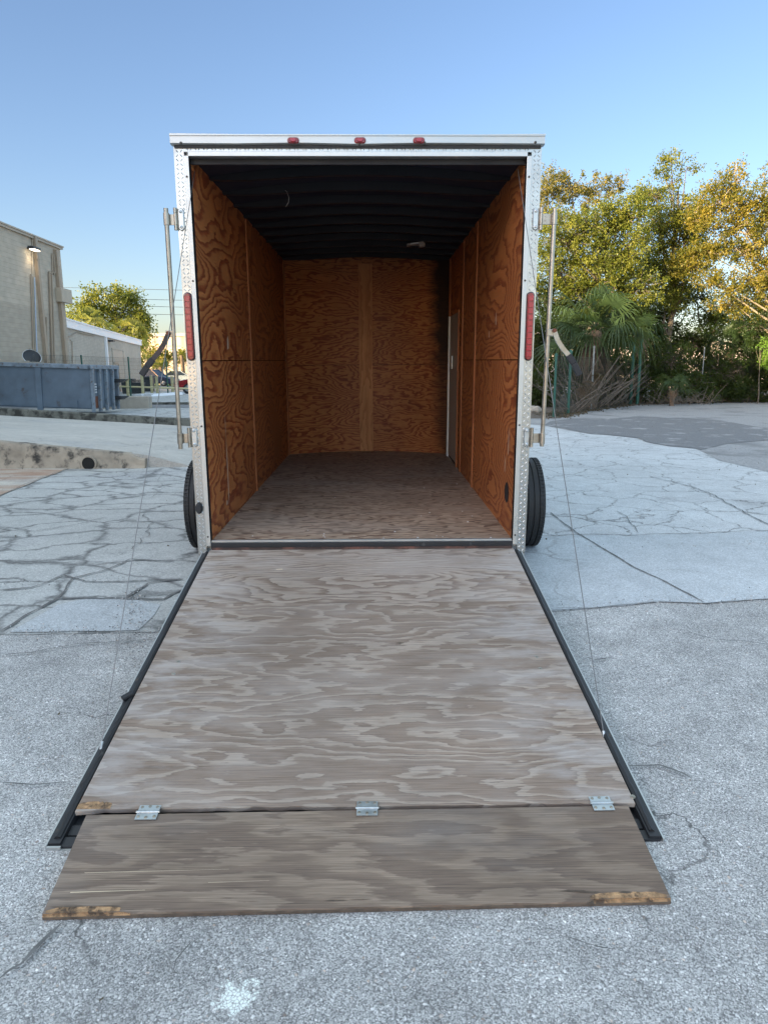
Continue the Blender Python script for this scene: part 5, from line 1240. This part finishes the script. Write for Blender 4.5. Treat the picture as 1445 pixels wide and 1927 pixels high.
# left background trees
T_('oak_tree', base(215, 68), [(150, 585, 66, 28, 22), (175, 560, 66, 24, 22), (212, 558, 66, 24, 20), (245, 565, 68, 28, 22), (262, 590, 68, 26, 30), (225, 590, 68, 40, 30), (180, 600, 66, 36, 30), (272, 625, 68, 18, 26), (262, 650, 68, 16, 20), (272, 680, 68, 12, 14, .7), (135, 600, 66, 16, 14), (245, 625, 70, 30, 30)],
   M['lf_bright'], 'big rounded oak behind the brick building on the left', trunk_r=.4, size=.24, seed=61, cl_r=.75, leafn=60, dens=1.05)
T_('bush', base(290, 84), [(285, 668, 82, 16, 12), (318, 672, 84, 14, 14), (345, 676, 84, 18, 12), (275, 690, 82, 12, 10), (300, 680, 86, 20, 12)], M['lf_gold'], 'sunlit yellow shrubs and small trees before the metal building', cat='shrub', trunk_r=.15, size=.28, seed=62, cl_r=.6, leafn=45)

def fan(b, tints, hub, d, pet, R, nseg, droop, r, spread=115, wid=.03, curl=.0):
    """petiole from hub along d, then a fan blade of drooping segments"""
    d = Vector(d).normalized(); side = d.cross(Vector((0, 0, 1)))
    if side.length < .1: side = Vector((1, 0, 0))
    side.normalize(); nrm = side.cross(d).normalized()
    tilt = r.uniform(-.6, .6); side, nrm = side*math.cos(tilt)+nrm*math.sin(tilt), nrm*math.cos(tilt)-side*math.sin(tilt)
    hub = Vector(hub); mid = hub+d*pet*.55+Vector((0, 0, .02)); c = hub+d*pet+Vector((0, 0, -.12*pet*pet)); nv = len(b.v)
    b.tube([hub, mid, c], [.018, .013, .010], 5, cap=False)
    t0 = r.uniform(.2, .8)
    for i in range(nseg):
        a = R_(spread)*(2*i/(nseg-1)-1)+r.uniform(-.03, .03); dd = (d*math.cos(a)+side*math.sin(a)); Ri = R*(.72+.28*math.cos(a*.6))*r.uniform(.9, 1.05)
        w_ = wid*r.uniform(.8, 1.15); pts = []; sd = dd.cross(nrm).normalized()
        dr = droop*r.uniform(.6, 1.3)
        for t in (0, .35, .6, .8, 1):
            p = c+dd*Ri*t*(1-.25*dr*max(0, t-.4))+nrm*(.10*R*math.sin(t*math.pi)*.5)+Vector((0, 0, -dr*Ri*max(0, t-.25)**1.7)); pts.append(p)
        ws_ = (w_*.7, w_, w_*.85, w_*.5, .002); o = len(b.v); vs = []
        for p, ww in zip(pts, ws_): vs += [p-sd*ww*.5, p+sd*ww*.5+nrm*ww*.25]
        b.add(vs, [(2*k, 2*k+1, 2*k+3, 2*k+2) for k in range(4)])
    tints += [t0+r.uniform(-.1, .1)]*(len(b.v)-nv)
def setint(o, tints):
    a = o.data.attributes.new('tint', 'FLOAT', 'POINT'); a.data.foreach_set('value', np.clip(np.array(tints, dtype=np.float32), 0, 1))
def fan_palm(base_, hubz, label, nf, R, mat, seed, trunk_r=.16, wid=.035, pet=(.7, 1.1), el=(-35, 80), nseg=34, az=None, group=None, droop=(.5, 1.1), dead=0, spread=115):
    r = random.Random(seed); root = empty('fan_palm', base_, label=label, cat='palm', group=group)
    b = MB(); n = 10; prof = []
    for i in range(n*2+1): prof.append((trunk_r*(1+.16*(i % 2)), hubz*i/(2*n)))
    b.lathe(prof, (0, 0, 0), (0, 0, 1), 14)
    for i in range(int(30*hubz)):
        a = r.uniform(0, 6.28); z = r.uniform(.1, hubz); dd = Vector((math.cos(a), math.sin(a), 0)); b.bar(dd*trunk_r*.9+Vector((0, 0, z)), dd*(trunk_r+.1)+Vector((0, 0, z+.16)), .05, .02)
    b.build('trunk', M['palmbark'], root, smooth=True)
    for i in range(nf):
        a = (r.uniform(*az) if az else 360*i*.618+r.uniform(-15, 15)); e = el[0]+(el[1]-el[0])*((i+.5)/nf); b = MB(); tt = []
        d = (math.cos(R_(a))*math.cos(R_(e)), math.sin(R_(a))*math.cos(R_(e)), math.sin(R_(e)))
        fan(b, tt, (0, 0, hubz+r.uniform(-.1, .1)), d, r.uniform(*pet), R*r.uniform(.85, 1.1), nseg, r.uniform(*droop), r, wid=wid, spread=spread)
        o = b.build('frond', mat, root); setint(o, tt)
    for i in range(dead):
        a = r.uniform(0, 360); b = MB(); tt = []; e = r.uniform(-80, -45)
        fan(b, tt, (0, 0, hubz-.1), (math.cos(R_(a))*math.cos(R_(e)), math.sin(R_(a))*math.cos(R_(e)), math.sin(R_(e))), r.uniform(.4, .8), R*r.uniform(.6, .9), 18, 1.3, r, wid=wid, spread=60)
        o = b.build('dead_frond', M['lf_dead'], root); setint(o, tt)
    return root
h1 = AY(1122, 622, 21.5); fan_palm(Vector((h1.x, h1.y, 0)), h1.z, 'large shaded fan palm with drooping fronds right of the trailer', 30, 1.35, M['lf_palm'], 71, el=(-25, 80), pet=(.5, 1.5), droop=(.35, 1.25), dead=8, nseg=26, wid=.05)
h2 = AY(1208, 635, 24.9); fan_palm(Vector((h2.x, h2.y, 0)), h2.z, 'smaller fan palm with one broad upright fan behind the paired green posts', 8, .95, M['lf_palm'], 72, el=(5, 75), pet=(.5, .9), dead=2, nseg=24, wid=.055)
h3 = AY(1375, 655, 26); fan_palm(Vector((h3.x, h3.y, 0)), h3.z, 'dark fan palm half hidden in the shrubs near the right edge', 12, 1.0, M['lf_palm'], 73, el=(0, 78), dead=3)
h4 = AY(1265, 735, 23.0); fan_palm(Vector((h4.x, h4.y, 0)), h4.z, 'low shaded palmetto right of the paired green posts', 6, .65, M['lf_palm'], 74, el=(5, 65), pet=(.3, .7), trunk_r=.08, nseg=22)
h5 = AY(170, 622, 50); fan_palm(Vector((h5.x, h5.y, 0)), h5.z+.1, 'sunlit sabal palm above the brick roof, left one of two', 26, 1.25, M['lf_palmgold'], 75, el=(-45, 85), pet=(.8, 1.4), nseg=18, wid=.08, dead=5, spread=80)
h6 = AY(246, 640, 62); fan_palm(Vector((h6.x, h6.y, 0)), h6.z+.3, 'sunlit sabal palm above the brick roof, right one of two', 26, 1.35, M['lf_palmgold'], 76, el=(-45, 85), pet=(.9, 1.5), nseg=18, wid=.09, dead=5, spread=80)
# small date palms far left
def date_palm(px, py, Y, R, label, seed, nf=22):
    h = AY(px, py, Y); r = random.Random(seed); root = empty('date_palm', (h.x, h.y, 0), label=label, cat='palm')
    b = MB(); b.tube([(0, 0, 0), (.05, 0, h.z*.5), (0, 0, h.z)], [.3, .24, .22], 10); b.build('trunk', M['palmbark'], root, smooth=True)
    for i in range(nf):
        a = R_(360*i*.618); e = R_(-10+80*(i+.5)/nf); b = MB(); d = Vector((math.cos(a)*math.cos(e), math.sin(a)*math.cos(e), math.sin(e))); pts = []
        for j in range(7):
            t = j/6; pts.append(Vector((0, 0, h.z))+d*R*t+Vector((0, 0, -R*.45*t*t)))
        b.tube(pts, [.03, .028, .025, .02, .015, .01, .005], 4, cap=False); sd = d.cross(Vector((0, 0, 1))); sd = sd.normalized() if sd.length > .05 else Vector((1, 0, 0))
        for j in range(1, 22):
            t = .12+.86*j/22; p = Vector((0, 0, h.z))+d*R*t+Vector((0, 0, -R*.45*t*t)); ll = R*.24*math.sin(math.pi*min(1, t*.9+.08))
            for s in (-1, 1):
                tip = p+sd*s*ll*.75+d*ll*.45+Vector((0, 0, -.35*ll)); b.add([p, p+d*.07, tip], [(0, 1, 2)])
        o = b.build('frond', M['lf_palmgold'], root); setint(o, [r.uniform(.1, .9)]*len(b.v))
date_palm(303, 690, 72, 1.75, 'small sunlit date palm behind the dark blue car', 81); date_palm(342, 668, 80, 1.5, 'taller sunlit palm seen beside the left lock bar', 82)

# dead fronds heaped against the fence
dh = base(1125, 20.2); dr = empty('dead_frond_heap', dh, label='heap of grey dead palm fronds and stems leaning against the fence', cat='dead fronds'); b = MB(); r = random.Random(91)
for i in range(85):
    px0 = r.uniform(1062, 1185); y0 = G(px0, 787-25*(px0-1041)/149).y+r.uniform(.15, 1.3); a = AY(px0, 700, y0)-dh; a.z = r.uniform(0, .25)
    ang = R_(r.choice((r.uniform(28, 75), r.uniform(28, 60), r.uniform(100, 150)))); L_ = r.uniform(.7, 2.1); e = a+Vector((math.cos(ang)*L_, r.uniform(-.2, .4), math.sin(ang)*L_)); m_ = a.lerp(e, .5)+Vector((r.uniform(-.06, .06), 0, r.uniform(.0, .15)))
    b.tube([a, m_, e], [.018*r.uniform(.6, 1.2), .013, .006], 5)
b.build('stem', M['stick'], dr)
b = MB(); tt = []
for i in range(20):
    hx = r.uniform(1075, 1175); hub = AY(hx, r.uniform(668, 735), G(hx, 787-25*(hx-1041)/149).y+r.uniform(.2, 1.2))-dh; an = r.uniform(0, 6.28); fan(b, tt, hub, (math.cos(an), -.3, r.uniform(-.9, .3)), .15, r.uniform(.35, .6), 16, r.uniform(.4, 1.2), r, spread=r.choice((40, 60, 80)), wid=.035)
o_ = b.build('withered_fan', M['lf_dead'], dr); setint(o_, tt)
b = MB()
for i in range(60):
    a = AY(r.uniform(1225, 1340), 757, r.uniform(22.6, 24.5))-dh; a.z = r.uniform(0, .15); ang = R_(r.uniform(5, 175)); L_ = r.uniform(.3, 1.1); e = a+Vector((math.cos(ang)*L_, r.uniform(-.3, .3), abs(math.sin(ang))*L_*.8)); b.tube([a, a.lerp(e, .5)+Vector((0, 0, .06)), e], [.01, .008, .004], 4)
b.build('stem', M['stick'], dr)

# chain link fence on the right
fp = [G(*q) for q in ((1041, 787), (1068, 780), (1111, 772), (1190, 762), (1320, 758), (1480, 756))]
Rt = empty('chain_link_fence', (fp[0].x, fp[0].y, 0), label='old chain link fence on green and grey posts in front of the shrubs', cat='fence'); FO = Vector((fp[0].x, fp[0].y, 0))
for (px, py, ty, mt, r_) in ((1041, 787, 668, 'green', .035), (1068, 780, 662, 'green', .045), (1111, 772, 653, 'greypost', .03), (1185, 762, 637, 'green', .06), (1198, 762, 640, 'green', .06), (1316, 759, 655, 'greypost', .028), (1452, 757, 655, 'greypost', .028)):
    q = G(px, py); z = AY(px, ty, q.y).z; l = q-FO; b = MB(); b.tube([(l.x, l.y, 0), (l.x, l.y, z)], r_, 10); b.lathe([(r_*1.3, -.03), (r_*1.3, .02), (0, .06)], (l.x, l.y, z), (0, 0, 1), 10)
    o_ = b.build('post', M[mt], Rt, smooth=True)
b = MB()
for a, c in zip(fp, fp[1:]):
    a = a-FO; c = c-FO; a.z = c.z = 0; L_ = (c-a).length; d = (c-a)/L_; st = .09; h = 1.75; n = int(L_/st)
    for i in range(-int(h/st), n):
        for sg in (1, -1):
            x0 = i*st; x1 = x0+h; z0, z1 = (0, h) if sg > 0 else (h, 0)
            if x0 < 0: z0 = z0+sg*(-x0); x0 = 0
            if x1 > L_: z1 = z1-sg*(x1-L_); x1 = L_
            if x1-x0 > .05: b.bar(a+d*x0+Vector((0, 0, z0+.03)), a+d*x1+Vector((0, 0, z1+.03)), .0028, .0028)
    for z in (.04, .9, 1.8): b.bar(a+Vector((0, 0, z)), c+Vector((0, 0, z)), .008, .008)
b.build('wire_mesh', M['fencewire'], Rt)

# stones and litter
def rock(px, py, s, label, mt='kerb', seed=0):
    q = G(px, py); bm = bmesh.new(); bmesh.ops.create_icosphere(bm, subdivisions=3, radius=s)
    for v in bm.verts: n_ = mnoise.noise(v.co*(1.6/s)+Vector((seed, 0, 0))); v.co *= 1+.35*n_; v.co.z *= .7
    me = bpy.data.meshes.new('stone'); bm.to_mesh(me); bm.free(); me.materials.append(M[mt]); me.polygons.foreach_set('use_smooth', [True]*len(me.polygons)); o = bpy.data.objects.new('stone', me); COL.objects.link(o)
    o.location = (q.x, q.y, s*.5); tag(o, label, 'stone')
rock(1005, 778, .22, 'pale rounded stone at the pavement edge right beside the trailer', 'block', 2)
rock(1207, 757, .2, 'brown upright stone at the foot of the paired green posts', 'block', 3)
rock(1222, 760, .14, 'small low tan stone right of the paired green posts', 'block', 5)
rock(306, 868, .10, 'broken concrete lump at the end of the retaining wall', 'wallconc', 6)
r = np.random.RandomState(5); pts = []
for i in range(5200):
    t = r.rand()*5; k = min(4, int(t)); p = fp[k].lerp(fp[k+1], t-k); y = p.y-abs(r.normal(0, .35))+r.rand()*1.6; pts.append((p.x+r.normal(0, .2), y, .012+r.rand()*.03))
o_ = leaves_mesh('leaf_litter', np.array(pts), .075, r.rand(len(pts)), M['lf_dead'], None, 3); tag(o_, kind='stuff')
pts = []
for i in range(420):
    x, y = r.uniform(-9, 9), r.uniform(-3.6, 14); pts.append((x, y, g(y)+.02))
pts = [q for q in pts if not (-1.3 < q[0] < 1.3 and -2.8 < q[1] < 5)]
o_ = leaves_mesh('scattered_debris', np.array(pts), .018, r.rand(len(pts)), M['lf_dead'], None, 9); tag(o_, kind='stuff')
rg = np.random.RandomState(12); pts = []
for (a_, c_, n_) in ((front_r[0], front_r[5], 260), (front_l[2], front_l[4], 300), ((-1.55, .1), (-1.2, -.9), 420), ((1.6, .9), (4.5, 1.0), 160), ((-4, -.2), (-1.6, .3), 260)):
    for _ in range(n_):
        t = rg.rand(); x = a_[0]+(c_[0]-a_[0])*t+rg.normal(0, .05); y = a_[1]+(c_[1]-a_[1])*t+rg.normal(0, .07)
        if abs(x) > 1.15: pts.append((x, y, g(y)+.016))
o_ = leaves_mesh('loose_gravel', np.array(pts), .011, rg.rand(len(pts)), leaf_mat('loose_stone', (.12, .12, .12), (.55, .55, .54), 0, .9), None, 19); tag(o_, kind='stuff')
b = MB(); fr_ = []
for a_, c_ in zip(fp, fp[1:]+[Vector((60, fp[-1].y, 0))]):
    n_ = max(2, int((c_-a_).length/.35)); fr_ += [a_.lerp(c_, i/n_) for i in range(n_)]
fr_ = [Vector((fr_[0].x-3.4, fr_[0].y+.6, 0))]+fr_
vs = []
for q in fr_:
    j = .12*mnoise.noise(Vector((q.x*1.3, q.y, 7)))+.08*mnoise.noise(Vector((q.x*5, q.y, 3)))
    vs += [(q.x, q.y-.28+j, .008), (q.x, q.y-.1+j, .035), (q.x, q.y+14, .06)]
b.add(vs, [(3*i+k, 3*i+3+k, 3*i+4+k, 3*i+1+k) for i in range(len(fr_)-1) for k in range(2)])
tag(b.build('earth_strip', simple('leafy_earth', (.11, .09, .07), .95, var=.5, scale=9), smooth=True), kind='structure')
open('/tmp/leafcount','w').write(str(tot)) if False else None

for o_ in list(scene.objects):
    if o_.type == 'MESH' and o_.name.split('.')[0] in ('screw', 'gouge', 'bare_wood', 'pale_scratch', 'ramp_screw', 'paint_drip', 'hinge_screw', 'roof_rail', 'conduit'): explode(o_)
    elif o_.name.split('.')[0] in ('stem', 'withered_fan'): o_['kind'] = 'stuff'
